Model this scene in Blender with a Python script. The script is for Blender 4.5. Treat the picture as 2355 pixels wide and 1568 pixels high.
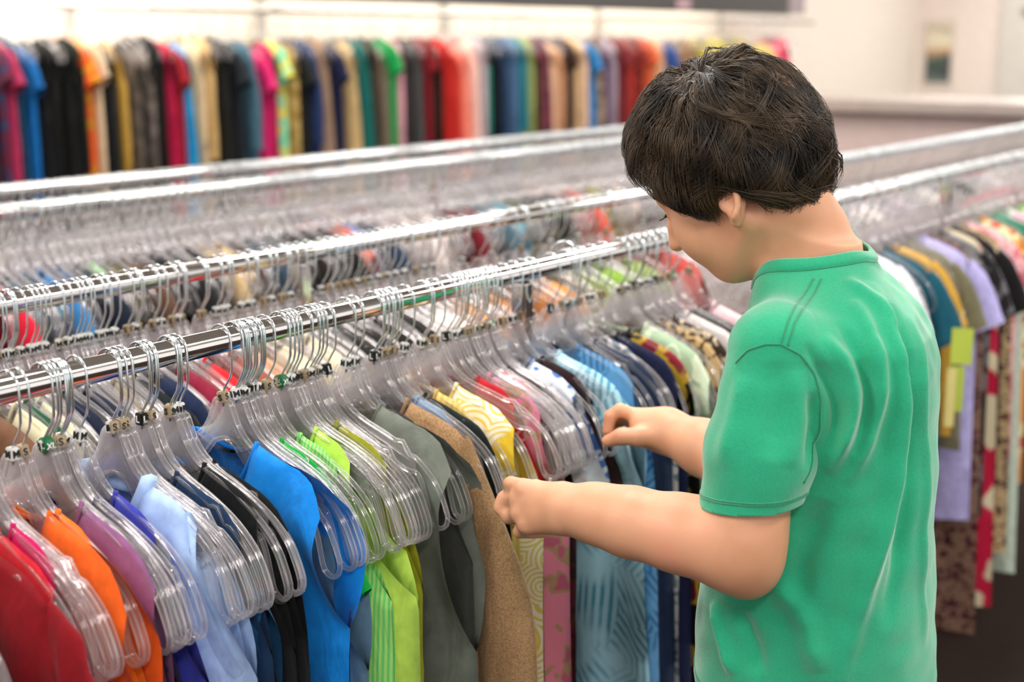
import bpy, bmesh, math, random
import numpy as np
from mathutils import Vector, Matrix
from mathutils.bvhtree import BVHTree
R = math.radians
rnd = random.Random(7)
sc = bpy.context.scene
for o in list(bpy.data.objects): bpy.data.objects.remove(o)

# ------------------------------------------------------------ camera, world, exposure
W, H, FPX, HC = 2355, 1568, 3271.0, 1.45
AZ, PIT = R(35.4), R(12.0)
cam = bpy.data.cameras.new('camera'); camo = bpy.data.objects.new('camera', cam)
sc.collection.objects.link(camo); sc.camera = camo
cam.sensor_width = 36; cam.lens = FPX/W*36; cam.clip_start = .05; cam.clip_end = 100
camo.location = (0, 0, HC); camo.rotation_euler = (R(90)-PIT, 0, AZ-R(90))
cam.dof.use_dof = True; cam.dof.focus_distance = 1.60; cam.dof.aperture_fstop = 3.4
world = bpy.data.worlds.new('world'); sc.world = world; world.use_nodes = True
bg = world.node_tree.nodes['Background']; bg.inputs[0].default_value = (1.0, .965, .93, 1); bg.inputs[1].default_value = 1.05
sc.view_settings.view_transform = 'Standard'; sc.view_settings.look = 'None'
sc.view_settings.exposure = 0.23; sc.view_settings.gamma = 1; sc.view_settings.use_curve_mapping = False
cy = sc.cycles
cy.max_bounces = 6; cy.diffuse_bounces = 3; cy.glossy_bounces = 3; cy.transmission_bounces = 4
cy.transparent_max_bounces = 64; cy.use_denoising = True; cy.use_adaptive_sampling = True; cy.adaptive_threshold = .07; cy.caustics_reflective = False; cy.caustics_refractive = False
cy.sample_clamp_indirect = 6; cy.sample_clamp_direct = 12
CEIL = 3.3
def area(name, loc, sx, sy, power, col, rot=(0, 0, 0)):
    l = bpy.data.lights.new(name, 'AREA'); l.shape = 'RECTANGLE'; l.size = sx; l.size_y = sy; l.energy = power; l.color = col
    o = bpy.data.objects.new(name, l); o.location = loc; o.rotation_euler = rot; sc.collection.objects.link(o); return o
LAMPS = [(x, y) for x in (-1.0, 2.2, 5.4, 8.6, 12.2, 15.4) for y in (-1.2, 1.6, 4.2)]  # the row of lamps nearest the right wall is added to brighten that wall
for x, y in LAMPS:
    area('fluorescent_tube_light', (x, y, CEIL-.09), 1.9, .5, 46, (1, .97, .93))
# the strip lamp behind the valance of the wall display
for x in (4.5, 7.5, 10.5):
    area('cove_tube_light', (x, 5.80, 2.04), 2.9, .12, 40, (1, .93, .80), (R(24), 0, 0))

# ------------------------------------------------------------ materials
def srgb(h):
    h = h.lstrip('#'); c = [int(h[i:i+2], 16)/255 for i in (0, 2, 4)]
    return tuple(v/12.92 if v <= .04045 else ((v+.055)/1.055)**2.4 for v in c)+(1,)
MC = {}
class NT:
    def __init__(s, name):
        s.m = bpy.data.materials.new(name); s.m.use_nodes = True; s.t = s.m.node_tree; s.n = s.t.nodes; s.l = s.t.links
        s.b = s.n['Principled BSDF']; s.out = s.n['Material Output']
    def add(s, kind, **kw):
        n = s.n.new(kind)
        for k, v in kw.items():
            if k.startswith('i_'):
                key = k[2:]; key = int(key) if key.isdigit() else key.replace('_', ' ')
                n.inputs[key].default_value = v
            else: setattr(n, k, v)
        return n
    def link(s, a, b): s.l.new(a, b)
    def coords(s, scale=(1, 1, 1)):
        tc = s.add('ShaderNodeTexCoord'); mp = s.add('ShaderNodeMapping'); mp.inputs['Scale'].default_value = scale
        s.link(tc.outputs['Object'], mp.inputs[0]); return mp.outputs[0]
    def ramp(s, fac, stops, interp='LINEAR'):
        r = s.add('ShaderNodeValToRGB'); cr = r.color_ramp; cr.interpolation = interp
        while len(cr.elements) < len(stops): cr.elements.new(.5)
        for e, (p, c) in zip(cr.elements, stops): e.position = p; e.color = c
        s.link(fac, r.inputs[0]); return r.outputs[0]
    def bump(s, fac, strength, dist=.002):
        b = s.add('ShaderNodeBump'); b.inputs['Strength'].default_value = strength; b.inputs['Distance'].default_value = dist
        s.link(fac, b.inputs['Height']); s.link(b.outputs[0], s.b.inputs['Normal']); return b
def mulc(c, k): return (min(1, c[0]*k), min(1, c[1]*k), min(1, c[2]*k), 1)
def fabric(h, pat=None, h2=None, scale=1.0, rough=.85, h3=None, sheen=.07):
    key = (h, pat, h2, scale, h3)
    if key in MC: return MC[key]
    N = NT('fabric_' + (pat or 'plain')); c = srgb(h); c2 = srgb(h2) if h2 else mulc(c, .55)
    co = N.coords()
    noi = N.add('ShaderNodeTexNoise', i_Scale=55.0, i_Detail=5.0); N.link(co, noi.inputs['Vector'])
    col = N.ramp(noi.outputs[0], [(.3, mulc(c, .86)), (.7, mulc(c, 1.1))])
    if pat == 'stripe_v':
        w = N.add('ShaderNodeTexWave', i_Scale=60*scale, i_Distortion=.4); w.bands_direction = 'Y'; N.link(co, w.inputs['Vector'])
        col = N.ramp(w.outputs[0], [(.45, c), (.6, c2)])
    elif pat == 'stripe_h':
        w = N.add('ShaderNodeTexWave', i_Scale=40*scale, i_Distortion=1.2); w.bands_direction = 'Z'; N.link(co, w.inputs['Vector'])
        col = N.ramp(w.outputs[0], [(.5, c), (.62, c2)])
    elif pat == 'hatch':
        v = N.add('ShaderNodeTexVoronoi', i_Scale=11.0*scale); N.link(co, v.inputs['Vector'])
        va = N.add('ShaderNodeVectorRotate'); va.rotation_type = 'X_AXIS'; N.link(co, va.inputs['Vector'])
        mm = N.add('ShaderNodeMath', operation='MULTIPLY', i_1=3.0); N.link(v.outputs['Color'], mm.inputs[0]); N.link(mm.outputs[0], va.inputs['Angle'])
        w = N.add('ShaderNodeTexWave', i_Scale=30.0, i_Distortion=.8); w.bands_direction = 'Z'; N.link(va.outputs[0], w.inputs['Vector'])
        n3 = N.add('ShaderNodeTexNoise', i_Scale=9.0*scale); N.link(co, n3.inputs['Vector'])
        lin = N.ramp(w.outputs[0], [(.5, c), (.68, c2)])
        msk = N.ramp(n3.outputs[0], [(.40, (0, 0, 0, 1)), (.52, (1, 1, 1, 1))])
        mx = N.add('ShaderNodeMix', data_type='RGBA'); N.link(msk, mx.inputs[0]); mx.inputs[6].default_value = mulc(c, 1.12); N.link(lin, mx.inputs[7])
        col = mx.outputs[2]
    elif pat == 'floral':
        v = N.add('ShaderNodeTexVoronoi', i_Scale=24.0*scale, i_Randomness=1.0)
        n2 = N.add('ShaderNodeTexNoise', i_Scale=20.0*scale, i_Detail=2.0); N.link(co, n2.inputs['Vector'])
        vm = N.add('ShaderNodeMixRGB', blend_type='ADD'); vm.inputs[0].default_value = .12; N.link(co, vm.inputs[1]); N.link(n2.outputs['Color'], vm.inputs[2])
        N.link(vm.outputs[0], v.inputs['Vector'])
        st = [(0, c2), (.42, c2), (.5, c)] if not h3 else [(0, c2), (.3, c2), (.36, srgb(h3)), (.46, srgb(h3)), (.52, c)]
        col = N.ramp(v.outputs['Distance'], st)
    elif pat == 'swirl':
        v = N.add('ShaderNodeTexVoronoi', i_Scale=13.0*scale); N.link(co, v.inputs['Vector'])
        mm = N.add('ShaderNodeMath', operation='MULTIPLY', i_1=62.0); N.link(v.outputs['Distance'], mm.inputs[0])
        sn = N.add('ShaderNodeMath', operation='SINE'); N.link(mm.outputs[0], sn.inputs[0])
        lin = N.ramp(sn.outputs[0], [(.1, c), (.55, c2)])
        n3 = N.add('ShaderNodeTexNoise', i_Scale=7.0, i_Detail=0.0); N.link(co, n3.inputs['Vector'])
        msk = N.ramp(n3.outputs[0], [(.57, (0, 0, 0, 1)), (.6, (1, 1, 1, 1))])
        mx = N.add('ShaderNodeMix', data_type='RGBA'); N.link(msk, mx.inputs[0]); N.link(lin, mx.inputs[6]); mx.inputs[7].default_value = srgb(h3 or h2)
        col = mx.outputs[2]
    elif pat == 'heather':
        n2 = N.add('ShaderNodeTexNoise', i_Scale=480.0, i_Detail=3.0); N.link(co, n2.inputs['Vector'])
        col = N.ramp(n2.outputs[0], [(.36, c2), (.62, c)])
    N.link(col, N.b.inputs['Base Color']); N.b.inputs['Roughness'].default_value = rough
    N.b.inputs['Sheen Weight'].default_value = sheen; N.b.inputs['Specular IOR Level'].default_value = .2
    wv = N.add('ShaderNodeTexNoise', i_Scale=700.0); N.link(co, wv.inputs['Vector'])
    sm = N.coords((1, 1, .45)); w2 = N.add('ShaderNodeTexNoise', i_Scale=16.0, i_Detail=3.0, i_Distortion=.8); N.link(sm, w2.inputs['Vector'])
    b1 = N.add('ShaderNodeBump', i_Strength=.55, i_Distance=.016); N.link(w2.outputs[0], b1.inputs['Height'])
    b2 = N.bump(wv.outputs[0], .25, .0006); N.link(b1.outputs[0], b2.inputs['Normal'])
    MC[key] = N.m; return N.m
def simple(name, h, rough=.5, metal=0.0, spec=.5, emit=None):
    if name in MC: return MC[name]
    N = NT(name); c = srgb(h)
    n = N.add('ShaderNodeTexNoise', i_Scale=14.0, i_Detail=4.0); N.link(N.coords(), n.inputs['Vector'])
    N.link(N.ramp(n.outputs[0], [(.25, mulc(c, .93)), (.75, mulc(c, 1.05))]), N.b.inputs['Base Color'])
    N.b.inputs['Roughness'].default_value = rough; N.b.inputs['Metallic'].default_value = metal; N.b.inputs['Specular IOR Level'].default_value = spec
    if emit: N.b.inputs['Emission Color'].default_value = c; N.b.inputs['Emission Strength'].default_value = emit
    MC[name] = N.m; return N.m
def clear_plastic():
    N = NT('clear_plastic'); N.n.remove(N.b)
    fr = N.add('ShaderNodeFresnel', i_IOR=1.55)
    tr = N.add('ShaderNodeBsdfTransparent'); tr.inputs[0].default_value = (.992, .990, .992, 1)
    gl = N.add('ShaderNodeBsdfGlossy'); gl.inputs['Color'].default_value = (1, .97, .98, 1); gl.inputs['Roughness'].default_value = .12
    df = N.add('ShaderNodeBsdfTranslucent'); df.inputs[0].default_value = (.93, .90, .92, 1)
    d2 = N.add('ShaderNodeBsdfDiffuse'); d2.inputs[0].default_value = (.93, .90, .92, 1)
    md = N.add('ShaderNodeMixShader'); md.inputs[0].default_value = .5; N.link(df.outputs[0], md.inputs[1]); N.link(d2.outputs[0], md.inputs[2])
    lw = N.add('ShaderNodeLayerWeight', i_Blend=.45)
    no = N.add('ShaderNodeTexNoise', i_Scale=60.0); N.link(N.coords(), no.inputs['Vector'])
    f1 = N.add('ShaderNodeMath', operation='MULTIPLY_ADD', i_1=.36, i_2=.05); N.link(lw.outputs['Facing'], f1.inputs[0])
    m1 = N.add('ShaderNodeMixShader'); N.link(f1.outputs[0], m1.inputs[0]); N.link(tr.outputs[0], m1.inputs[1]); N.link(md.outputs[0], m1.inputs[2])
    f2 = N.add('ShaderNodeMath', operation='MULTIPLY_ADD', i_1=.42, i_2=.0, use_clamp=True); N.link(fr.outputs[0], f2.inputs[0])
    m2 = N.add('ShaderNodeMixShader'); N.link(f2.outputs[0], m2.inputs[0]); N.link(m1.outputs[0], m2.inputs[1]); N.link(gl.outputs[0], m2.inputs[2])
    bp = N.add('ShaderNodeBump', i_Strength=.3, i_Distance=.003); N.link(no.outputs[0], bp.inputs['Height'])
    N.link(bp.outputs[0], gl.inputs['Normal'])
    N.link(m2.outputs[0], N.out.inputs[0]); return N.m
PLASTIC = clear_plastic()
CHROME = simple('polished_chrome', '#e6e2e0', .10, 1.0)
WIRE = simple('zinc_wire', '#dfe6ea', .22, 1.0)

# ------------------------------------------------------------ object helpers
COL = sc.collection
def mesh_from(name, V, F, smooth=True):
    me = bpy.data.meshes.new(name); me.from_pydata([tuple(v) for v in V], [], F); me.update()
    if smooth: me.polygons.foreach_set('use_smooth', [True]*len(me.polygons))
    return me
def obj(name, me, mat=None, parent=None, loc=(0, 0, 0), objslot=False):
    o = bpy.data.objects.new(name, me); COL.objects.link(o); o.location = loc
    if mat is not None:
        if len(me.materials) == 0: me.materials.append(mat if not objslot else None)
        if objslot: o.material_slots[0].link = 'OBJECT'; o.material_slots[0].material = mat
    if parent is not None: o.parent = parent
    return o
def empty(name, loc=(0, 0, 0), rz=0):
    o = bpy.data.objects.new(name, None); o.empty_display_size = .05; COL.objects.link(o); o.location = loc; o.rotation_euler = (0, 0, rz); return o
def tag(o, label, cat=None, group=None, kind=None):
    o['label'] = label
    if cat: o['category'] = cat
    if group: o['group'] = group
    if kind: o['kind'] = kind
    return o
class MB:
    def __init__(s): s.V = []; s.F = []
    def add(s, V, F):
        b = len(s.V); s.V += [tuple(v) for v in V]; s.F += [tuple(i+b for i in f) for f in F]
    def box(s, c, d, bev=0):
        x, y, z = (q/2 for q in d); V = [(c[0]+i*x, c[1]+j*y, c[2]+k*z) for i in (-1, 1) for j in (-1, 1) for k in (-1, 1)]
        s.add(V, [(0, 1, 3, 2), (4, 6, 7, 5), (0, 4, 5, 1), (2, 3, 7, 6), (0, 2, 6, 4), (1, 5, 7, 3)])
    def tube(s, pts, r, n=6, cap=True, closed=False, flat=1.0, up=None):
        pts = [Vector(p) for p in pts]; m = len(pts); V = []; F = []; nrm = None
        for i, p in enumerate(pts):
            a = pts[(i-1) % m] if closed or i > 0 else p; b = pts[(i+1) % m] if closed or i < m-1 else p
            t = (b-a).normalized()
            if up is not None: u = Vector(up)
            elif nrm is None: u = Vector((0, 0, 1)) if abs(t.z) < .9 else Vector((1, 0, 0))
            else: u = nrm
            u = (u-t*u.dot(t)).normalized(); nrm = u; w = t.cross(u)
            rr = r[i] if isinstance(r, (list, tuple)) else r
            for k in range(n):
                q = 2*math.pi*(k+.5)/n; V.append(p+u*math.cos(q)*rr*flat+w*math.sin(q)*rr)
        for i in range(m if closed else m-1):
            for k in range(n):
                j = (i+1) % m; F.append((i*n+k, i*n+(k+1) % n, j*n+(k+1) % n, j*n+k))
        if cap and not closed: F.append(tuple(range(n))[::-1]); F.append(tuple((m-1)*n+k for k in range(n)))
        s.add(V, F)
    def mesh(s, name, smooth=True): return mesh_from(name, s.V, s.F, smooth)
def bevel_mesh(me, w, seg=2):
    bm = bmesh.new(); bm.from_mesh(me); bmesh.ops.bevel(bm, geom=bm.edges[:], offset=w, segments=seg, affect='EDGES'); bm.to_mesh(me); bm.free()
    me.polygons.foreach_set('use_smooth', [False]*len(me.polygons)); return me
def interp(x, xs, ys): return float(np.interp(x, xs, ys))
def catmull(P, k=4):
    P = [Vector(p) for p in P]; out = []
    for i in range(len(P)-1):
        a, b, c, d = P[max(i-1, 0)], P[i], P[i+1], P[min(i+2, len(P)-1)]
        for j in range(k):
            t = j/k; out.append(.5*((2*b)+(c-a)*t+(2*a-5*b+4*c-d)*t*t+(3*b-a-3*c+d)*t**3))
    return out+[P[-1]]

# ------------------------------------------------------------ the setting
def struct(name, me, mat, label=None):
    o = obj(name, me, mat); o['kind'] = 'structure'
    if label: o['label'] = label
    return o
def carpet():
    N = NT('dark_carpet'); co = N.coords()
    a = N.add('ShaderNodeTexNoise', i_Scale=3.0, i_Detail=3.0); N.link(co, a.inputs['Vector'])
    N.link(N.ramp(a.outputs[0], [(.3, srgb('#201612')), (.7, srgb('#2e211b'))]), N.b.inputs['Base Color'])
    N.b.inputs['Roughness'].default_value = .85; N.b.inputs['Specular IOR Level'].default_value = .12; b = N.add('ShaderNodeTexNoise', i_Scale=400.0); N.link(co, b.inputs['Vector']); N.bump(b.outputs[0], .4, .004); return N.m
m = MB(); m.box((8, 2, -.05), (26, 14, .1)); struct('floor', m.mesh('floor', False), carpet(), 'dark brown floor')
m = MB(); m.box((8, 2, CEIL+.05), (26, 14, .1)); struct('ceiling', m.mesh('ceiling', False), simple('ceiling_tile', '#dcd8d0', .9), 'off white ceiling')
YW = 6.2; XR = 17.2
m = MB(); m.box((6.1, YW+.06, CEIL/2), (22.3, .12, CEIL)); struct('wall_back', m.mesh('wall_back', False), simple('wall_paint_cream', '#e9dfd4', .85), 'cream back wall behind the hanging clothes')
m = MB(); m.box((XR+.06, 2.5, CEIL/2), (.12, 7.5, CEIL)); struct('wall_right', m.mesh('wall_right', False), simple('wall_paint_pink', '#efe2da', .85), 'pinkish white wall at the right')
# light grey double door with vents
dr = empty('door_1', (XR-.02, 4.42, 0)); dr['kind'] = 'structure'; dr['label'] = 'pale grey double door with small vents'
for dy in (.40, -.42):
    m = MB(); m.box((0, dy, 1.25), (.04, .78, 2.5)); p = obj('door_leaf', bevel_mesh(m.mesh('door_leaf', False), .01), simple('door_paint', '#d9d4cc', .6), dr)
    m = MB()
    for k in range(4): m.box((-.03, 0, k*.022), (.012, .2, .010))
    obj('vent', m.mesh('vent', False), simple('vent_grey', '#8d857b', .5), p, (0, dy+.05, 1.72))
m = MB(); m.tube([(-.03, -.0, .12), (-.07, 0, .12), (-.07, 0, -.08), (-.03, 0, -.08)], .012, 8); obj('door_handle', m.mesh('door_handle'), simple('handle_dark', '#6d675f', .4, .6), dr, (0, .1, 1.22))
# poster
ps = empty('wall_poster', (XR-.01, 5.92, 1.28)); tag(ps, 'small framed poster of a dark figure on the pinkish right wall', 'poster')
m = MB(); m.box((0, 0, 0), (.02, .38, .80)); obj('frame', bevel_mesh(m.mesh('frame', False), .004), simple('poster_frame', '#dccfc4', .5), ps)
def poster_mat():
    N = NT('poster_print'); tc = N.add('ShaderNodeTexCoord'); sx = N.add('ShaderNodeSeparateXYZ'); N.link(tc.outputs['Generated'], sx.inputs[0])
    n = N.add('ShaderNodeTexNoise', i_Scale=4.0); N.link(tc.outputs['Generated'], n.inputs['Vector'])
    ad = N.add('ShaderNodeMath', operation='MULTIPLY_ADD', i_1=.25, i_2=-.12); N.link(n.outputs[0], ad.inputs[0])
    a2 = N.add('ShaderNodeMath', operation='ADD'); N.link(ad.outputs[0], a2.inputs[0]); N.link(sx.outputs[2], a2.inputs[1])
    N.link(N.ramp(a2.outputs[0], [(0, srgb('#6f7d78')), (.2, srgb('#3a4a48')), (.42, srgb('#4a5a55')), (.55, srgb('#d3ad85')), (.62, srgb('#e6dcc0')), (.8, srgb('#e8e0c8')), (.9, srgb('#b9ae96')), (.96, srgb('#ddd3be'))]), N.b.inputs['Base Color']); return N.m
m = MB(); m.box((-.012, 0, 0), (.006, .30, .70)); obj('print', m.mesh('print', False), poster_mat(), ps)
# valance above the wall display
va = empty('valance_sign', (9.0, 5.56, 1.876)); tag(va, 'long dark grey valance board above the wall of clothes', 'sign')
m = MB(); m.box((-.5, 0, 0), (7.2, .05, .44)); obj('board', m.mesh('board', False), simple('valance_dark', '#3d3a39', .6), va)
m = MB(); m.box((3.22, 0, 0), (.34, .054, .42)); obj('end_panel', m.mesh('end_panel', False), simple('valance_end', '#8d7f82', .6), va)['label'] = 'paler end panel'
m = MB(); m.box((-.5, .26, .19), (7.2, .5, .03)); obj('shelf', m.mesh('shelf', False), simple('valance_dark', '#3d3a39', .6), va)
m = MB(); m.box((1.1, -.03, -.16), (.22, .01, .08)); obj('plaque', m.mesh('plaque', False), simple('plaque_pink', '#b08f96', .6), va)['label'] = 'small pinkish plaque'
# ceiling lights
for x, y in LAMPS:
    t = empty('ceiling_light', (x, y, CEIL)); t['kind'] = 'structure'; t['label'] = 'recessed fluorescent ceiling light'
    m = MB(); m.box((0, 0, -.03), (2.0, .6, .06)); obj('housing', m.mesh('housing', False), simple('lamp_housing', '#e8e8e6', .4), t)
    m = MB(); m.box((0, 0, -.065), (1.9, .5, .008)); obj('diffuser', m.mesh('diffuser', False), simple('lamp_diffuser', '#fff6ea', .4, emit=6.0), t)

# ------------------------------------------------------------ racks
ZR, RR = 1.11, .0143
def rack(name, y, x0, x1, posts, label, z=ZR, r=RR, cat='clothes rack'):
    t = empty(name, (x0, y, 0)); tag(t, label, cat)
    n = 20; m = MB(); m.tube([(0, 0, z), (x1-x0, 0, z)], r, 24); obj('rail', m.mesh('rail'), CHROME, t)
    for px in posts:
        m = MB(); m.box((px-x0, 0, (z-r)/2+.01), (.026, .026, z-r-.02)); p = obj('post', bevel_mesh(m.mesh('post', False), .004), CHROME, t)
        m = MB(); m.box((px-x0, 0, .022), (.04, .30, .03)); obj('foot', bevel_mesh(m.mesh('foot', False), .006), CHROME, p)
    return t
Y1, Y2, Y3, Y4, YWR = 1.2, 1.6, 2.47, 2.81, 5.8
rack('clothes_rack', Y1, .25, 5.6, (.3, 1.715, 3.6, 5.55), 'front chrome clothes rack the boy is browsing')
rack('clothes_rack', Y2, .45, 5.9, (.5, 1.66, 3.6, 5.85), 'second chrome clothes rack just behind the front one')
rack('clothes_rack', Y3, .8, 5.5, (.85, 3.1, 5.45), 'third chrome clothes rack beyond the aisle')
rack('clothes_rack', Y4, 1.0, 5.5, (1.05, 3.3, 5.45), 'rearmost free standing chrome rack before the wall display')
wr = rack('wall_rail', YWR, 2.6, 13.2, (), 'wall mounted rail carrying the back row of clothes', 1.60, .016, 'clothes rail')
for x in (4.78, 6.15, 7.9, 9.9, 12.0):
    m = MB(); m.tube([(x-2.6, 0, 1.60), (x-2.6, YW-YWR, 1.60)], .012, 10); obj('bracket', m.mesh('bracket'), CHROME, wr)
    m = MB(); m.box((x-2.6, YW-YWR-.02, 1.45), (.05, .03, 2.2)); obj('standard', m.mesh('standard', False), simple('standard_grey', '#bdb9b4', .5, .3), wr)
# display counter to the right
ct = empty('display_counter', (7.2, 2.2, 0)); tag(ct, 'long counter with shiny metal top edge beyond the racks at right', 'counter')
m = MB(); m.box((.42, .1, 1.105), (.9, 3.4, .06)); obj('top', bevel_mesh(m.mesh('top', False), .01), simple('counter_steel', '#cfc2bd', .22, .9), ct)
m = MB(); m.box((.45, .1, .54), (.8, 3.3, 1.07)); obj('cabinet', bevel_mesh(m.mesh('cabinet', False), .01), simple('counter_body', '#c9b3ae', .7), ct)

# ------------------------------------------------------------ hangers
# local frame of a hanger: rail centre at the origin, +y / -y along the arms, z down the body
ARM_Y = [.0, .012, .018, .026, .040, .062, .095, .128, .152, .168, .178]
ARM_Z = [-.070, -.071, -.082, -.098, -.114, -.126, -.139, -.156, -.174, -.192, -.212]
def arm_top(y): return interp(abs(y), ARM_Y, ARM_Z)
def hook_mesh():
    P = [(0, .0175, -.012)]
    for k in range(0, 13):
        a = math.pi*k/12; P.append((0, .0182*math.cos(a), .0182*math.sin(a)+.0005))
    P += [(0, -.0180, -.016), (0, -.0172, -.032), (0, -.0140, -.041), (0, -.0060, -.052), (0, -.001, -.060), (0, 0, -.078)]
    m = MB(); m.tube(P, .00135, 6); return m.mesh('hook')
def body_mesh(ring=False, notch=False):
    m = MB()
    top = [(y, z) for y, z in zip(ARM_Y, ARM_Z)]
    top = [(p[0], p[1]) for p in catmull([(y, z, 0) for y, z in top], 3)]
    if notch: top = [(y, z+(.006 if .112 < y < .118 else 0)-(.004 if .118 <= y < .135 else 0)) for y, z in top]
    low = [(.178, -.212), (.1835, -.228), (.181, -.241), (.171, -.247), (.1595, -.241), (.1545, -.226), (.150, -.206), (.143, -.187), (.136, -.181), (.126, -.181), (.110, -.174), (.092, -.164), (.060, -.152), (.036, -.141), (.018, -.122), (0, -.116)]
    low = [(p[0], p[1]) for p in catmull([(y, z, 0) for y, z in low], 2)]
    half = top + low[1:]
    loop = [(0, y, z) for y, z in half] + [(0, -y, z) for y, z in half[::-1][1:-1]]
    m.tube(loop, .0030, 8, closed=True, up=(1, 0, 0), flat=1.2)
    for s in (1, -1):
        m.tube([(0, s*y, (arm_top(y)*.55+interp(y, [0, .036, .092, .126], [-.116, -.141, -.164, -.181])*.45)) for y in (.012, .03, .05, .07, .09, .11, .13)], .0012, 5, up=(1, 0, 0))
        if ring:
            m.tube([(0, s*(.128+.0065*math.cos(a)), -.192+.0065*math.sin(a)) for a in [math.pi*(.6+k*.17) for k in range(11)]], .0014, 6)
    # thin web between the upper and lower rims, out to the loop
    n = 22; V = []; F = []
    ly = [p[0] for p in low][::-1]; lz = [p[1] for p in low][::-1]
    kmax = max(i for i, v in enumerate(ly) if v <= .1385 and all(ly[j] <= ly[j+1] for j in range(i))) if True else 0
    ly, lz = ly[:kmax+2], lz[:kmax+2]
    for side in (.0007, -.0007):
        for i in range(-n, n+1):
            y = .137*i/n; V += [(side, y, arm_top(y)-.001), (side, y, interp(abs(y), ly, lz)+.001)]
    c = 2*(2*n+1)
    for i in range(2*n):
        a = i*2; F.append((a, a+1, a+3, a+2)); F.append((c+a, c+a+2, c+a+3, c+a+1))
    m.add(V, F)
    return m.mesh('hanger_body')
HOOK = hook_mesh(); BODIES = [body_mesh(), body_mesh(ring=True), body_mesh(ring=True, notch=True)]
HOOK.materials.append(WIRE)
for b in BODIES: b.materials.append(PLASTIC)
def clip_mesh(rounded=False):
    m = MB()
    if rounded: m.tube([(-.0055, 0, 0), (-.0045, 0, 0), (.0045, 0, 0), (.0055, 0, 0)], [.0075, .0085, .0085, .0075], 18); return m.mesh('size_clip')
    m.box((0, 0, 0), (.0095, .0115, .0135)); return bevel_mesh(m.mesh('size_clip', False), .0012)
CLIP, CLIPR = clip_mesh(), clip_mesh(True)
CLIPR.materials.append(None); CLIP.materials.append(None)
def letter_mesh(txt):
    cu = bpy.data.curves.new('letter', 'FONT'); cu.body = txt; cu.size = .0105 if len(txt) == 1 else .0085; cu.extrude = .0003; cu.align_x = 'CENTER'; cu.align_y = 'CENTER'; cu.offset = .0003
    o = bpy.data.objects.new('letter', cu); COL.objects.link(o); bpy.context.view_layer.update()
    me = bpy.data.meshes.new_from_object(o.evaluated_get(bpy.context.evaluated_depsgraph_get())); bpy.data.objects.remove(o)
    me.transform(Matrix.Rotation(R(-90), 4, 'Z') @ Matrix.Rotation(R(90), 4, 'X')); me.transform(Matrix.Translation((0, 0, 0)))
    me.materials.clear(); me.materials.append(None); return me
LET = {k: letter_mesh(k) for k in ('S', 'M', 'L', 'XL')}
CLIPC = {'beige': ('S', simple('clip_beige', '#bba688', .5), '#2b2a28'), 'white': ('M', simple('clip_white', '#f2f1ee', .45), '#16191c'),
         'black': ('L', simple('clip_black', '#141414', .4), '#f0f0f0'), 'green': ('XL', simple('clip_green', '#0b7040', .45), '#f4f7f4')}
def hanger_proto(color, variant, detail=True):
    t = empty('clothes_hanger')
    h = obj('hook', HOOK, None, t)
    b = obj('hanger_body', BODIES[variant], None, t)
    if detail:
        txt, mt, ink = CLIPC[color]
        c = obj('size_clip', CLIPR if color == 'green' else CLIP, mt, t, (0, 0, -.0665), objslot=True)
        c['label'] = color+' size clip marked '+txt
        obj('letter', LET[txt], simple('ink'+ink[1:], ink, .5), c, (-.0056, 0, 0), objslot=True)
        obj('letter', LET[txt], simple('ink'+ink[1:], ink, .5), c, (0, -.0092 if color == 'green' else -.0062, 0), objslot=True).rotation_euler = (0, 0, R(90))
    return t
PROTO = {}
def place_hanger(x, y, label, group, color='white', variant=0, rz=0., detail=True, tilt=0., dz=0.):
    key = (color if detail else '', variant, detail)
    if key not in PROTO:
        t = PROTO[key] = hanger_proto(color, variant, detail)
    else:
        src = PROTO[key]; t = src.copy(); COL.objects.link(t)
        for ch in list(src.children):
            c = ch.copy(); COL.objects.link(c); c.parent = t
            if c.name.startswith('size_clip'): c.rotation_euler = (rnd.uniform(-.15, .15), rnd.uniform(-.2, .2), rnd.uniform(-.55, .55))
            for g in ch.children:
                d = g.copy(); COL.objects.link(d); d.parent = c
    t.location = (x, y, ZR+.0005+dz); t.rotation_euler = (tilt, 0, rz); tag(t, label, 'hanger', group); return t

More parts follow.
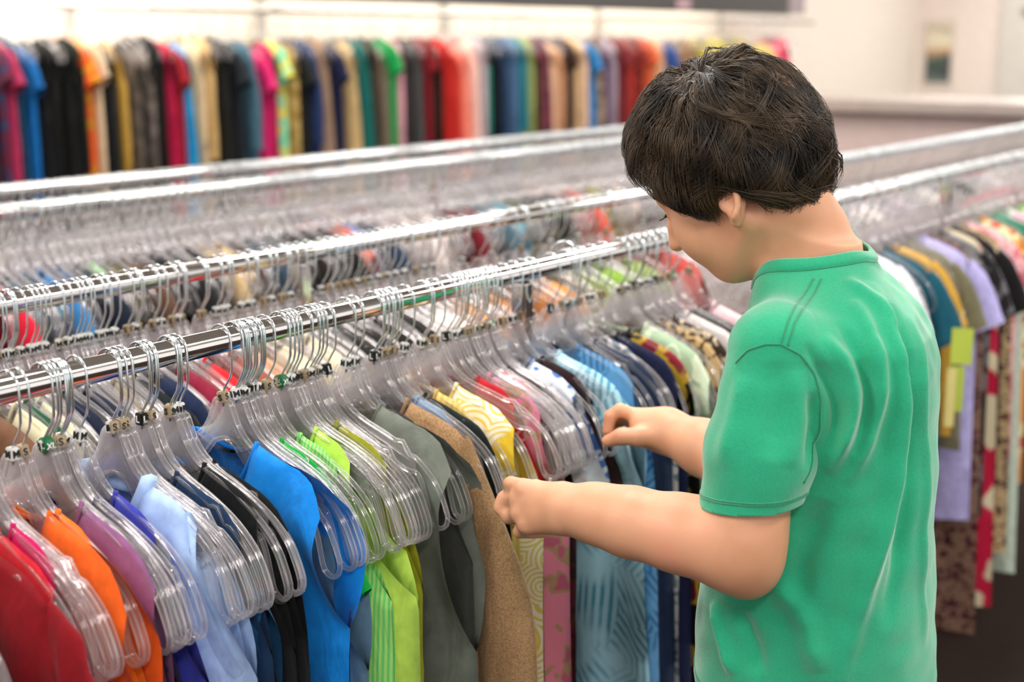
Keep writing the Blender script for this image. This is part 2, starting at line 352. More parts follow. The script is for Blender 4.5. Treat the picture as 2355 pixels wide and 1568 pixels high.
# ------------------------------------------------------------ garments (same local frame as the hangers)
def garment_mesh(kind='blouse', sh=.17, body=.19, length=.60, neck=.055, thick=.014, seed=0, dip=.07, fold=.006, arm=.19, res=1.0, nfold=3, gape=0., flare=.062, lift=.030):
    """returns (torso mesh, [sleeve meshes], collar mesh)"""
    q = random.Random(seed); NU = max(10, int(26*res)); NV = max(10, int(34*res)); V = []; F = []
    ph = [q.uniform(0, 6.28) for _ in range(6)]; bot = -.10-length
    strap = kind == 'tank'
    def arm_top(y, _a=globals()['arm_top']): return _a(y)+lift*min(1.1, (abs(y)/.18))**3
    s_out = .105 if strap else sh
    def half(z, v):
        d = -z-.11                       # depth below the neck
        if d <= 0: return s_out
        a = min(1, d/arm); e = a*a*(3-2*a)
        w = s_out+(body-s_out)*e if not strap else s_out+(body-s_out)*a**1.5
        if not strap: w -= .012*math.sin(math.pi*min(1, d/arm))
        return w+.02*max(0, (d-arm)/max(.1, length-arm))*(1.6 if kind == 'dress' else .7)
    for s in (1, -1):
        for j in range(NV+1):
            v = (j/NV)**1.15
            for i in range(NU+1):
                u = -1+2*i/NU
                y0 = u*s_out; ay = abs(y0)
                zt = arm_top(max(ay, .03))+.0045-.014*max(0, (abs(u)-.80)/.20)**2
                if ay < neck:
                    t_ = max(0, 1-(ay/neck)**2)**.75; zt = arm_top(neck)+.0045-(dip if s < 0 else .02)*t_
                z = zt+(bot-zt)*v
                w = half(z, v); y = u*w
                side = abs(u)**6; d = -z-.11
                th = thick*(1-side)*min(1, v*9)**.6
                if d < arm: th = max(th, (thick*.75)*min(1, v*14)*(1-.0*side)*max(0, 1-(d/arm)**4))
                if 0 < d < arm: th += gape*abs(u)**5*math.sin(math.pi*min(1, d/arm))**.7
                fo = fold*min(1, v*2.5)*(math.sin(u*3.1*nfold+ph[0]+v*1.5)+.5*math.sin(u*6.7*nfold+ph[1]-v*2)+.35*math.sin(v*9+u*4+ph[2]))
                fo += .35*fold*math.sin((u-.8*v)*17+ph[3])*math.exp(-((v-.18)/.16)**2)
                if abs(y0) >= neck or v > .03: pass
                V.append((s*th+fo*(.8 if s > 0 else 1.0), y, z-.004*math.sin(u*9+ph[4])*v**3))
    n1 = (NU+1)*(NV+1)
    for k in (0, 1):
        for j in range(NV):
            for i in range(NU):
                a = k*n1+j*(NU+1)+i; f_ = (a, a+1, a+NU+2, a+NU+1); F.append(f_ if k else f_[::-1])
    me = mesh_from('torso', V, F)
    bm = bmesh.new(); bm.from_mesh(me); bmesh.ops.remove_doubles(bm, verts=bm.verts[:], dist=.0012); bm.to_mesh(me); bm.free()
    me.polygons.foreach_set('use_smooth', [True]*len(me.polygons))
    sleeves = []
    if kind in ('tee', 'long', 'shirt'):
        L_ = .15 if kind == 'tee' else .50
        for sgn in (1, -1):
            n = 20; m_ = int(14*max(.6, res))*(1 if kind == 'tee' else 2); V = []; F = []
            T0 = (sh-.012, arm_top(sh-.012)+.0035); B0 = (body-.012, -.105-arm)
            for i in range(m_+1):
                t = i/m_
                if kind == 'tee':
                    T = (T0[0]+.088*t, T0[1]-.035*t-.105*t*t); B = (B0[0]-.030*t+.012*math.sin(3.14*t), B0[1]-.062*t)
                else:
                    T = (T0[0]+flare*math.sin(min(1, t*1.6)*1.57)+.004*t, T0[1]-.03*t-.46*t); B = (B0[0]-(.117-flare)*math.sin(min(1, t*2)*1.57), B0[1]-.36*t)
                c = Vector((0, sgn*(T[0]+B[0])/2, (T[1]+B[1])/2)); h_ = Vector((0, sgn*(T[0]-B[0])/2, (T[1]-B[1])/2))
                for k in range(n):
                    a = 2*math.pi*k/n; x = (.010+.008*t)*math.sin(a)*(thick/.014)*.8
                    w_ = .003*math.sin(t*9+a*2+ph[5])+.002*math.sin(t*19+a)
                    V.append(c+h_*math.cos(a)+Vector((x+w_*min(1, t*3), 0, 0)))
            for i in range(m_):
                for k in range(n): F.append((i*n+k, i*n+(k+1) % n, (i+1)*n+(k+1) % n, (i+1)*n+k))
            sleeves.append(mesh_from('sleeve', V, F))
    # neckband
    m = MB(); P = []
    for k in range(24):
        a = 2*math.pi*k/24; y = neck*math.cos(a); s = math.sin(a)
        z = arm_top(neck)+.0055-(dip if s < 0 else .02)*max(0, 1-(y/neck)**2)**.75
        P.append((s*thick*.55*min(1, abs(s)*3), y, z))
    if kind == 'shirt': m.tube(P, .009, 8, closed=True, flat=1.0)
    else: m.tube(P, .0028, 6, closed=True)
    return me, sleeves, m.mesh('neckband')
def garment(x, y, mat, label, name='blouse', cat='top', group=None, rz=0., neckmat=None, sc_=1.0, dz=0., **kw):
    me, sl, nb = garment_mesh(**kw)
    t = empty(name, (x, y, ZR+dz), rz); t.scale = (sc_, sc_, sc_); tag(t, label, cat, group)
    obj('body', me, mat, t)
    for s in sl: obj('sleeve', s, mat, t)
    obj('neckband', nb, neckmat or mat, t)
    return t
# every garment on the front rack, nearest first:
# x, kind, material, name, description, options
F_ = fabric
FRONT = [
 (.640, 'tee', F_('#9d8f98'), 'tshirt', 'mauve grey tee at the bottom left corner', {}),
 (.685, 'tank', F_('#a81226'), 'tank_top', 'scarlet tank top behind the mauve grey tee', {}),
 (.742, 'tee', F_('#7d0a16'), 'tshirt', 'dark red tee with a plain rounded shoulder', dict(thick=.018)),
 (.768, 'blouse', F_('#c4232e'), 'blouse', 'coral red sleeveless top', dict(sh=.14, thick=.012)),
 (.783, 'tank', F_('#c41060'), 'tank_top', 'magenta pink top with thick straps', dict(thick=.012)),
 (.826, 'blouse', F_('#e8601a'), 'blouse', 'bright orange sleeveless top', dict(sh=.180, body=.2, thick=.020, gape=.01)),
 (.838, 'tank', F_('#f07a20'), 'tank_top', 'orange strappy top', dict(thick=.01)),
 (.866, 'blouse', F_('#8c5a86'), 'blouse', 'plum purple sleeveless top', dict(thick=.012)),
 (.884, 'tank', F_('#332a52'), 'tank_top', 'dark aubergine top', dict(thick=.012)),
 (.908, 'tank', F_('#3b3fa8'), 'tank_top', 'indigo blue tank top', dict(thick=.014)),
 (.950, 'shirt', F_('#a9c3ea'), 'shirt', 'light blue cotton shirt', dict(thick=.028, sh=.125, body=.2, fold=.008)),
 (.990, 'blouse', F_('#16304f'), 'blouse', 'dark teal denim top', dict(thick=.012, sh=.15)),
 (1.002, 'blouse', F_('#0f4870'), 'blouse', 'petrol blue denim top with pale stitching', dict(thick=.026, sh=.18, dz=-.05)),
 (1.030, 'blouse', F_('#101214'), 'blouse', 'black sleeveless top', dict(sh=.135, thick=.014)),
 (1.043, 'blouse', F_('#0b0c0f'), 'blouse', 'second black top beside the bright blue blouse', dict(sh=.165, thick=.01)),
 (1.110, 'blouse', F_('#0a7fd8'), 'blouse', 'bright blue sleeveless blouse', dict(thick=.026, sh=.183, body=.2, fold=.008, gape=.024, lift=.045, dz=.004)),
 (1.136, 'blouse', F_('#5f7f96'), 'blouse', 'slate blue top mostly under clear hangers', dict(thick=.014, sh=.17, dz=-.06, gape=.02)),
 (1.150, 'tee', F_('#0aa03c'), 'tshirt', 'kelly green top', dict(sh=.11, body=.14, thick=.012, length=.45)),
 (1.163, 'blouse', F_('#b7a765'), 'trousers', 'khaki garment low between the slate and lime tops', dict(sh=.12, body=.16, thick=.01, dz=-.1)),
 (1.180, 'tank', F_('#a7e07a', 'stripe_v', '#6dcf6a'), 'tank_top', 'pale green gathered tank top', dict(thick=.012)),
 (1.205, 'tank', F_('#b4d957'), 'tank_top', 'lime green tank top', dict(thick=.024, body=.205, fold=.009, gape=.014)),
 (1.245, 'blouse', F_('#8c8f1a'), 'blouse', 'olive green sleeveless top', dict(sh=.135, thick=.014)),
 (1.322, 'blouse', F_('#6f756c'), 'vest', 'grey green button vest with deep armhole', dict(thick=.030, sh=.185, body=.205, arm=.30, fold=.004, gape=.026, lift=.04, dz=.004)),
 (1.338, 'tank', F_('#3d3e3a'), 'tank_top', 'charcoal top behind the grey green vest', dict(thick=.008)),
 (1.376, 'long', F_('#b08d68', 'heather', '#8d6a48'), 'cardigan', 'brown heather knit cardigan with long sleeve', dict(thick=.030, sh=.160, flare=.105)),
 (1.395, 'tank', F_('#8ba5c4'), 'tank_top', 'light denim blue strappy top', dict(thick=.01)),
 (1.415, 'blouse', F_('#14211f'), 'blouse', 'black green top under the near hand', dict(sh=.17, thick=.012, length=.42)),
 (1.440, 'tank', F_('#e8c877', 'stripe_v', '#dcb55c', .6), 'tank_top', 'yellow smocked sundress', dict(thick=.016, fold=.008)),
 (1.482, 'dress', F_('#efe9d8', 'swirl', '#dfc860', 1.3, h3='#e3bd34'), 'dress', 'cream dress with yellow swirl print', dict(sh=.15, body=.20, thick=.032, length=.8, fold=.009)),
 (1.556, 'blouse', F_('#d97f9c', 'floral', '#b85c7c', 1.0, h3='#a7886a'), 'dress', 'pink floral print dress', dict(sh=.14, body=.185, thick=.022, length=.8)),
 (1.530, 'tank', F_('#b8222c'), 'tank_top', 'plain cherry red top', dict(thick=.01, length=.17)),
 (1.605, 'blouse', F_('#3c0d18', 'floral', '#1a0a0d', 1.4), 'dress', 'dark red lacy dress', dict(sh=.13, body=.175, thick=.018, length=.8)),
 (1.585, 'tank', F_('#e8dfe0', 'floral', '#d8405a', 1.3), 'tank_top', 'coral and white printed top', dict(thick=.01, length=.22)),
 (1.630, 'tank', F_('#d8d2d8'), 'tank_top', 'pale lilac grey strappy top', dict(thick=.01, length=.22)),
 (1.665, 'blouse', F_('#d7dfe9', 'floral', '#4f74b4', 1.2), 'blouse', 'white blouse with blue floral print', dict(sh=.13, thick=.016, length=.2)),
 (1.690, 'blouse', F_('#2d1a1c'), 'blouse', 'dark maroon top beside the blue floral blouse', dict(sh=.13, thick=.01, length=.22)),
 (1.735, 'dress', F_('#9cc6d8', 'hatch', '#4d8fa8', 1.0), 'dress', 'light blue dress with blue hatched print', dict(sh=.185, body=.21, thick=.040, length=.85, fold=.012)),
 (1.790, 'dress', F_('#5f93bf', 'hatch', '#3b6c9c', 1.4), 'dress', 'deeper blue watercolour print dress', dict(sh=.15, thick=.014, length=.85)),
 (1.835, 'blouse', F_('#26324c'), 'blouse', 'ink blue sleeveless top', dict(thick=.012)),
 (1.868, 'tank', F_('#c8c2c6', 'floral', '#6d7f8a', 1.5), 'tank_top', 'grey speckled strappy top', dict(thick=.012)),
 (1.905, 'blouse', F_('#141a3c'), 'blouse', 'midnight navy sleeveless top', dict(thick=.016, sh=.175)),
 (1.940, 'blouse', F_('#10140f', 'floral', '#8a2230', .7, h3='#c7a02b'), 'blouse', 'black blouse with red and yellow flecks', dict(thick=.012)),
 (1.995, 'dress', F_('#cddcc0', 'floral', '#9fb79a', .8), 'dress', 'pale sage green dress', dict(thick=.03, sh=.178, body=.2, length=.85)),
 (2.045, 'blouse', F_('#b99a6c', 'floral', '#4e3b28', 1.4), 'blouse', 'tan blouse with brown print', dict(thick=.014)),
 (2.085, 'blouse', F_('#35291f', 'floral', '#c7b59a', 1.6), 'blouse', 'dark brown leopard spotted blouse', dict(thick=.014)),
 (2.130, 'tee', F_('#ded6d2'), 'tshirt', 'off white tee near the boy', dict(thick=.014)),
 (2.175, 'tee', F_('#0e1514'), 'tshirt', 'black tee under the chin of the boy', dict(thick=.03, sh=.17)),
 (2.235, 'tee', F_('#ecc9cf'), 'tshirt', 'pale pink tee behind the chin of the boy', dict(thick=.02)),
 (2.90, 'tee', F_('#c7ccd6'), 'tshirt', 'silver grey tee just right of the boy', dict(thick=.02, length=.42, sh=.12, body=.14)),
 (2.97, 'tee', F_('#e8e8ee'), 'tshirt', 'white tee just right of the boy', dict(thick=.02, length=.4, sh=.13, body=.15)),
 (3.05, 'tee', F_('#0e4c5e'), 'tshirt', 'deep teal tee with short sleeves', dict(thick=.03, length=.5)),
 (3.12, 'tee', F_('#c79a3c'), 'tshirt', 'mustard yellow tee', dict(thick=.02, sh=.15, length=.45)),
 (3.20, 'tee', F_('#6e6a52'), 'tshirt', 'khaki olive tee', dict(thick=.02, length=.5)),
 (3.30, 'tee', F_('#a9a3d4'), 'tshirt', 'lavender tee with wide short sleeves', dict(thick=.03, length=.70, sh=.18)),
 (3.42, 'tee', F_('#171417', 'floral', '#5f5f63', .8), 'tshirt', 'black tee with grey print beside the lavender tee', dict(thick=.026, length=.72)),
 (3.52, 'tee', F_('#0c0a0c'), 'tshirt', 'plain black tee right of the lavender tee', dict(thick=.03, length=.72, sh=.18)),
 (3.63, 'tee', F_('#e0a9ae', 'floral', '#c76a78', 1.0), 'tshirt', 'rose pink print blouse', dict(thick=.026, length=.62, sh=.17)),
 (3.74, 'tee', F_('#d98a3a', 'floral', '#c2481f', .8, h3='#e9d9a8'), 'tshirt', 'orange floral blouse', dict(thick=.03, length=.72, sh=.18)),
 (3.86, 'tee', F_('#158a62', 'floral', '#0b6e50', .7), 'tshirt', 'emerald green blouse', dict(thick=.026, sh=.18)),
 (3.97, 'tee', F_('#d9ead9', 'floral', '#e6b3c4', .8), 'tshirt', 'white blouse with pastel flowers', dict(thick=.026, sh=.18)),
 (4.08, 'tee', F_('#6fae3c', 'floral', '#dfe8d0', .8), 'tshirt', 'leaf green patterned blouse', dict(thick=.024)),
 (4.20, 'tee', F_('#c9c4bd'), 'tshirt', 'stone grey tee toward the right edge', dict(thick=.024)),
 (4.33, 'tee', F_('#d6274f'), 'tshirt', 'crimson pink blouse at the right edge', dict(thick=.03, dz=.03)),
 (4.46, 'tee', F_('#e4dfd2'), 'tshirt', 'ivory blouse at the far right', dict(thick=.024)),
 (3.47, 'dress', F_('#b01238', 'floral', '#cbbd9f', .45), 'dress', 'long crimson dress with large cream flowers', dict(thick=.03, length=.98, sh=.14)),
 (3.58, 'dress', F_('#b39a72', 'floral', '#4b2a26', 1.6), 'dress', 'long tan leopard print dress', dict(thick=.03, length=.86, sh=.15)),
 (3.36, 'dress', F_('#7c5f50', 'floral', '#3f1620', 1.5), 'dress', 'long brown dress with small dark print', dict(thick=.02, length=1.04, sh=.14)),
 (3.68, 'dress', F_('#b3c2b2'), 'dress', 'long pale grey green dress', dict(thick=.03, length=.95, sh=.15)),
 (4.60, 'tee', F_('#b7c9b3'), 'tshirt', 'pale green tee at the far right', dict(thick=.024)),
]
KINDWORD = {'tank_top': 'top', 'tshirt': 't-shirt', 'blouse': 'blouse', 'shirt': 'shirt', 'denim_top': 'top', 'denim_vest': 'vest', 'vest': 'vest', 'cardigan': 'cardigan', 'dress': 'dress', 'trousers': 'trousers'}
clipcols = ['beige', 'white', 'beige', 'white', 'black', 'white', 'beige', 'green', 'beige', 'white', 'white', 'black', 'beige']
for i, (x, kind, mat, name, desc, kw) in enumerate(FRONT):
    kw = dict(kw); dz = kw.pop('dz', 0.); near = x < 2.3
    rz = rnd.uniform(-.05, .05)
    if 1.5 < x < 1.66: rz = (1.58-x)*1.2
    g = garment(x, Y1, mat, desc+', on the front rack', name, KINDWORD[name], 'clothes on the front rack', rz=rz, dz=dz, kind=kind, seed=i, res=1.0 if near else .7, **kw)
    cc = clipcols[i % len(clipcols)]
    place_hanger(x, Y1, 'clear hanger with %s clip holding the %s' % (cc, desc), 'clear hangers on the front rack', cc, (0, 1, 2)[i % 3], rz, detail=near)
# further hangers squeezed between the garments: centre x, how many, spread, description
BUNCH = [(.660, 5, .03, 'mauve grey and scarlet tops'), (.790, 4, .012, 'coral and magenta tops'), (.877, 6, .020, 'orange and plum tops'), (.959, 5, .016, 'indigo top and light blue shirt'),
         (.997, 2, .007, 'light blue shirt and denim tops'), (1.037, 3, .010, 'denim and black tops'), (1.146, 7, .028, 'slate blue and kelly green tops'),
         (1.216, 4, .018, 'pale green and lime tops'), (1.268, 4, .024, 'olive top and grey green vest'), (1.395, 4, .024, 'brown cardigan and black green top'),
         (1.490, 2, .02, 'yellow and pink dresses'), (1.590, 11, .085, 'red, dark red and lilac tops'), (1.705, 2, .02, 'floral blouse and light blue dress'),
         (1.850, 3, .04, 'ink blue and navy tops'), (2.02, 3, .04, 'sage green dress and tan blouse'), (2.10, 6, .10, 'leopard and off white tops')]
k = 0
for cx, n, sp, d in BUNCH:
    for j in range(n):
        x = cx+sp*(j/max(1, n-1)-.5)*1.15+rnd.uniform(-.003, .003); k += 1
        rz = rnd.uniform(-.05, .05)
        if 1.5 < x < 1.66: rz = (1.58-x)*1.5+rnd.uniform(-.08, .08)
        cc = rnd.choice(['beige', 'beige', 'white', 'white', 'white', 'black', 'beige'])
        place_hanger(x, Y1, 'spare clear hanger with %s clip between the %s' % (cc, d), 'spare hangers by the %s' % d, cc, rnd.choice((0, 1, 2)), rz, tilt=rnd.uniform(-.05, .05))
for j in range(44):
    x = 2.75+j*.045+rnd.uniform(-.01, .01)
    place_hanger(x, Y1, 'one of many blurred clear hangers right of the boy on the front rack', 'blurred hangers on the front rack right of the boy', 'white', 0, rnd.uniform(-.12, .12), detail=False)
h = place_hanger(1.83, Y1, 'clear hanger whose large hook stands up above the front rail', None, 'white', 0, .05)
for c in h.children:
    if c.name.startswith('hook'): c.scale = (1.5, 1.5, 1.5); c.location.z = .004


def price_tag(x, y, z, h, label, sz=(.045, .07)):
    t = empty('price_tag', (x, y, z)); tag(t, label, 'tag', None)
    m = MB(); m.box((0, 0, -sz[1]/2), (.0012, sz[0], sz[1])); obj('card', m.mesh('card', False), simple('tag'+h[1:], h, .6), t)
    m = MB(); m.tube([(0, 0, 0), (0, .004, .02), (0, .0, .04)], .0006, 5); obj('string', m.mesh('string'), simple('tag_string', '#e8e4dc', .6), t)
    t.rotation_euler = (0, .05, .35)
price_tag(3.035, .955, .835, '#aebf45', 'yellow green tag hanging from the sleeve of the deep teal tee', (.045, .08))
price_tag(3.030, .962, .750, '#a3b53f', 'lower yellow green tag below its twin beside the teal tee', (.035, .10))
price_tag(3.025, .970, .745, '#d2c67c', 'narrow pale yellow tag left of the lower yellow green tag', (.02, .13))

# ------------------------------------------------------------ clothes on the other racks, shared meshes
def xon(px, py, Y):      # world x of the point seen at (px, py) on the vertical plane y = Y, measured from the photograph
    dF = (math.cos(AZ)*math.cos(PIT), math.sin(AZ)*math.cos(PIT), -math.sin(PIT)); dR = (math.sin(AZ), -math.cos(AZ), 0); dU = (dF[2]*dR[1]*-1, dF[2]*dR[0], 0)
    up = Vector(dR).cross(Vector(dF)); d = Vector(dF)+Vector(dR)*((px-W/2)/FPX)-up*((py-H/2)/FPX); return Y*d.x/d.y
def low_set(kind, seed, **kw):
    me, sl, nb = garment_mesh(kind=kind, seed=seed, res=.55, **kw)
    for q in [me]+sl+[nb]: q.materials.clear(); q.materials.append(None)
    return me, sl, nb
LOW = {'tee': [low_set('tee', 101, thick=.03, length=.62, sh=.175), low_set('tee', 102, thick=.024, length=.7, sh=.165)],
       'top': [low_set('blouse', 103, thick=.028, length=.6, sh=.172), low_set('blouse', 104, thick=.022, length=.66, sh=.15)],
       'tank top': [low_set('tank', 105, thick=.022, length=.6)],
       'dress': [low_set('dress', 106, thick=.03, length=.85, sh=.16, fold=.012), low_set('blouse', 109, thick=.03, length=.85, sh=.17, fold=.012)],
       'shirt': [low_set('long', 107, thick=.03, length=.66, sh=.17)]}
NAME = {'tee': 'tshirt', 'top': 'blouse', 'tank top': 'tank_top', 'dress': 'dress', 'shirt': 'shirt'}
def low_garment(kind, x, y, mat, label, group, z=ZR, s=1.0, rz=0., i=0):
    me, sl, nb = LOW[kind][i % len(LOW[kind])]
    t = empty(NAME[kind], (x, y, z), rz); t.scale = (s, s, s); tag(t, label, kind if kind != 'tank top' else 'top', group)
    obj('body', me, mat, t, objslot=True)
    for q in sl: obj('sleeve', q, mat, t, objslot=True)
    obj('neckband', nb, mat, t, objslot=True); return t
def lowhanger_geo():
    m = MB(); P = [(0, .0175, -.012)]+[(0, .0182*math.cos(math.pi*k/6), .0182*math.sin(math.pi*k/6)) for k in range(7)]+[(0, -.0172, -.03), (0, -.002, -.058), (0, 0, -.078)]
    m.tube(P, .0017, 4); nh = len(m.F)
    top = list(zip(ARM_Y, ARM_Z)); low = [(.1795, -.222), (.168, -.236), (.158, -.222), (.138, -.192), (.092, -.164), (.036, -.141), (0, -.116)]
    half = top+low; loop = [(0, y, z) for y, z in half]+[(0, -y, z) for y, z in half[::-1][1:-1]]
    m.tube(loop, .0034, 4, closed=True, up=(1, 0, 0)); return m.V, m.F, nh
LHV, LHF, LNH = lowhanger_geo()
def stuff_hangers(name, xs, y, z, label, s=1.0, seed=1):
    q = random.Random(seed); V = []; F = []; mi = []
    for x in xs:
        a = q.uniform(-.15, .15); ca, sa = math.cos(a), math.sin(a); b = len(V)
        V += [(x+s*(p[0]*ca-p[1]*sa), y+s*(p[0]*sa+p[1]*ca), z+s*p[2]) for p in LHV]; F += [tuple(i+b for i in f) for f in LHF]; mi += [0]*LNH+[1]*(len(LHF)-LNH)
    me = mesh_from(name, V, F); me.materials.append(WIRE); me.materials.append(PLASTIC); me.polygons.foreach_set('material_index', mi)
    o = obj(name, me); tag(o, label, 'hangers', kind='stuff'); return o
def row(items, y, near, place, group, z=ZR, s=1.0, py=300, seed=3, hang=None):
    q = random.Random(seed); n = len(items)
    for i, it in enumerate(items):
        px, col, desc, kind = it[:4]; pat = it[4] if len(it) > 4 else None; c2 = it[5] if len(it) > 5 else None
        x = xon(px, py(px) if callable(py) else py, y-near); rz = q.uniform(-.06, .06)
        label = '%s %s on the %s' % (desc, kind, place)
        low_garment(kind, x, y, fabric(col, pat, c2, .8 if pat else 1.0), label, group, z-(.08*q.random()**2 if place.startswith('wall') else 0), s, rz, q.randint(0, 3))
        if hang: hang(x, rz, desc+' '+kind, i)
# second rack
R2 = [(-60, '#6b6a3d', 'olive corduroy', 'top', 'stripe_v', '#4a4a28'), (30, '#7a7a4c', 'lighter olive ribbed', 'top', 'stripe_v', '#53532f'), (120, '#6b4a35', 'chocolate brown', 'tee'), (175, '#cfc8a8', 'beige', 'top'), (205, '#0d4a2e', 'dark green', 'top'), (235, '#c9c4a6', 'pale khaki', 'top'),
      (290, '#101a30', 'ink navy', 'top'), (345, '#0e1830', 'plain navy', 'tee'), (405, '#8c7f6a', 'taupe', 'tank top'), (450, '#101418', 'black cotton', 'tee'), (500, '#0e1d3d', 'royal navy', 'top'), (560, '#7d1030', 'maroon', 'top'),
      (615, '#cf1620', 'bright red', 'top'), (668, '#8f4a3c', 'rust brown', 'top'), (715, '#c99a7c', 'salmon beige', 'top'), (775, '#dccfae', 'cream', 'tee'), (845, '#d8cdb4', 'ivory', 'top'), (905, '#15130f', 'black wool', 'tee'), (955, '#1a1714', 'soft black', 'top'),
      (1005, '#121010', 'deep black', 'tee'), (1060, '#1d1a18', 'faded black', 'top'), (1120, '#e4ddd4', 'white', 'top'), (1180, '#c8905a', 'camel', 'tee'), (1245, '#b5793f', 'tan leather look', 'top'), (1310, '#8a5527', 'brown suede', 'top'),
      (1375, '#d18a43', 'orange tan', 'top'), (1440, '#6e7a34', 'moss green', 'top'), (1500, '#7da03c', 'grass green', 'top'), (1560, '#8a9c58', 'sage', 'top'), (1640, '#b74a44', 'brick red', 'top'),
      (1900, '#cfc8c2', 'pale stone', 'top'), (1990, '#a9b4a4', 'grey green', 'top'), (2060, '#e0d7d4', 'off white', 'tee'), (2130, '#b8a8b4', 'mauve grey', 'top'), (2200, '#ded8d2', 'chalk white', 'top'), (2270, '#0e0e10', 'jet black', 'top'), (2330, '#c9bcc0', 'dusty pink', 'top')]
c2 = iter(range(10**6))
def hang2(x, rz, d, i): place_hanger(x, Y2, 'clear hanger holding the %s on the second rack' % d, 'clear hangers on the second rack', ('white', 'beige', 'white')[i % 3], i % 3, rz, detail=x < 2.8)
row(R2, Y2, .18, 'second rack behind the front one', 'clothes on the second rack', py=lambda p: 980-.2*p, hang=hang2)
# bunches of hangers on the second rail, measured where the photograph shows them
q = random.Random(5)
for a, b, n, d in ((-40, 270, 16, 'at the left end'), (290, 420, 6, 'right of the left end bunch'), (440, 600, 5, 'in the sparse stretch'), (600, 720, 6, 'around the second post'), (730, 1060, 17, 'in the middle of the rail'), (1060, 1440, 14, 'left of the head of the boy')):
    for j in range(n):
        px = a+(b-a)*(j+q.random()*.7)/n; x = xon(px, 695-.169*px, Y2)
        place_hanger(x, Y2, 'blurred clear hanger on the second rail, '+d, 'second rail hangers '+d, q.choice(['white', 'beige', 'white']), q.choice((0, 1)), q.uniform(-.10, .10), detail=px < 1000)
stuff_hangers('clothes_hangers', [2.8+.018*k+q.uniform(-.006, .006) for k in range(165)], Y2, ZR, 'blurred row of clear hangers on the second rail right of the boy', seed=8)
# third rack
R3 = [(-60, '#7d1422', 'wine red', 'top'), (10, '#b31a3f', 'raspberry', 'top'), (60, '#c4122f', 'scarlet', 'tee'), (105, '#6f7f86', 'grey speckled', 'top', 'floral', '#3f5560'), (145, '#4e6e80', 'blue grey speckled', 'top', 'floral', '#2d4250'), (185, '#2f6fa5', 'steel blue', 'tee'),
      (225, '#1d4f7c', 'denim blue', 'top'), (265, '#101a2c', 'midnight', 'tee'), (302, '#9fc79a', 'mint', 'tank top'), (335, '#5a5335', 'army green', 'top'), (372, '#5a3f30', 'cocoa', 'tee'), (405, '#463026', 'dark cocoa', 'top'), (440, '#0f1013', 'black silk', 'top'), (480, '#15181c', 'charcoal black', 'tee'),
      (520, '#0e0e10', 'pitch black', 'top'), (555, '#b39a74', 'sand', 'tee'), (592, '#c4a77b', 'light camel', 'top'), (625, '#4a3430', 'mahogany', 'top'), (660, '#2f4454', 'slate', 'tee'), (700, '#35434c', 'graphite', 'top'), (745, '#171310', 'brown black', 'tee'), (785, '#1b211c', 'green black', 'top'),
      (825, '#121212', 'coal black', 'tee'), (862, '#e0521c', 'vivid orange', 'top'), (888, '#7f86b8', 'periwinkle', 'top'), (915, '#22344a', 'dusk blue', 'tee'), (955, '#b9a9a9', 'rosy grey', 'top'), (1000, '#cfc3bf', 'blush white', 'tee'), (1050, '#d8cac4', 'shell pink', 'top'), (1110, '#6a1420', 'garnet', 'tee'),
      (1145, '#701a22', 'ruby', 'top'), (1180, '#4a6573', 'petrol grey', 'tee'), (1217, '#5f9db0', 'turquoise grey', 'top'), (1250, '#46502f', 'forest', 'top'), (1290, '#24261f', 'olive black', 'tee'), (1330, '#1d1f1b', 'ebony', 'top'), (1385, '#e0604f', 'coral', 'tee'), (1430, '#8f8a30', 'mustard green', 'top'), (1480, '#c9b7b0', 'pale rose', 'top')]
row(R3, Y3, .18, 'third rack beyond the aisle', 'clothes on the third rack', py=lambda p: 620-.13*p, seed=4)
for j in range(26):
    x = 1.62+.03*j; place_hanger(x, Y3, 'blurred clear hanger at the left end of the third rail', 'hangers at the left end of the third rail', 'white', 0, q.uniform(-.12, .12), detail=False)
stuff_hangers('clothes_hangers', [1.6+.0135*k+q.uniform(-.004, .004) for k in range(285)], Y3, ZR, 'blurred mass of clear hangers along the third rail', seed=9)
R4 = ['#2a2320', '#39424a', '#b9b0a4', '#8d8f86', '#1b1b1d', '#54382c', '#a0978c', '#22303c', '#c3b7ae', '#6c2a2a', '#3e4a38', '#cac4bc', '#d6cfc8', '#8c7b70']
stuff_hangers('clothes_hangers', [1.75+.016*k+q.uniform(-.005, .005) for k in range(230)], Y4, ZR, 'blurred mass of clear hangers along the rearmost free standing rail', seed=10)
R4N = ['dark umber', 'slate grey', 'oatmeal', 'ash grey', 'raven black', 'russet', 'greige', 'storm blue', 'bone', 'oxblood', 'thyme green', 'pearl', 'eggshell', 'mushroom', 'cedar brown', 'lead grey', 'linen', 'pewter', 'onyx', 'chestnut', 'fawn', 'ocean blue', 'vanilla', 'burgundy', 'pine green', 'snow white', 'pale cream', 'hazel']
for k in range(28):
    low_garment(('top', 'tee')[k % 2], 1.95+k*.125, Y4, fabric(R4[k % 14]), R4N[k]+' garment half hidden on the rearmost free standing rack', 'half hidden clothes on the rearmost rack', i=k)
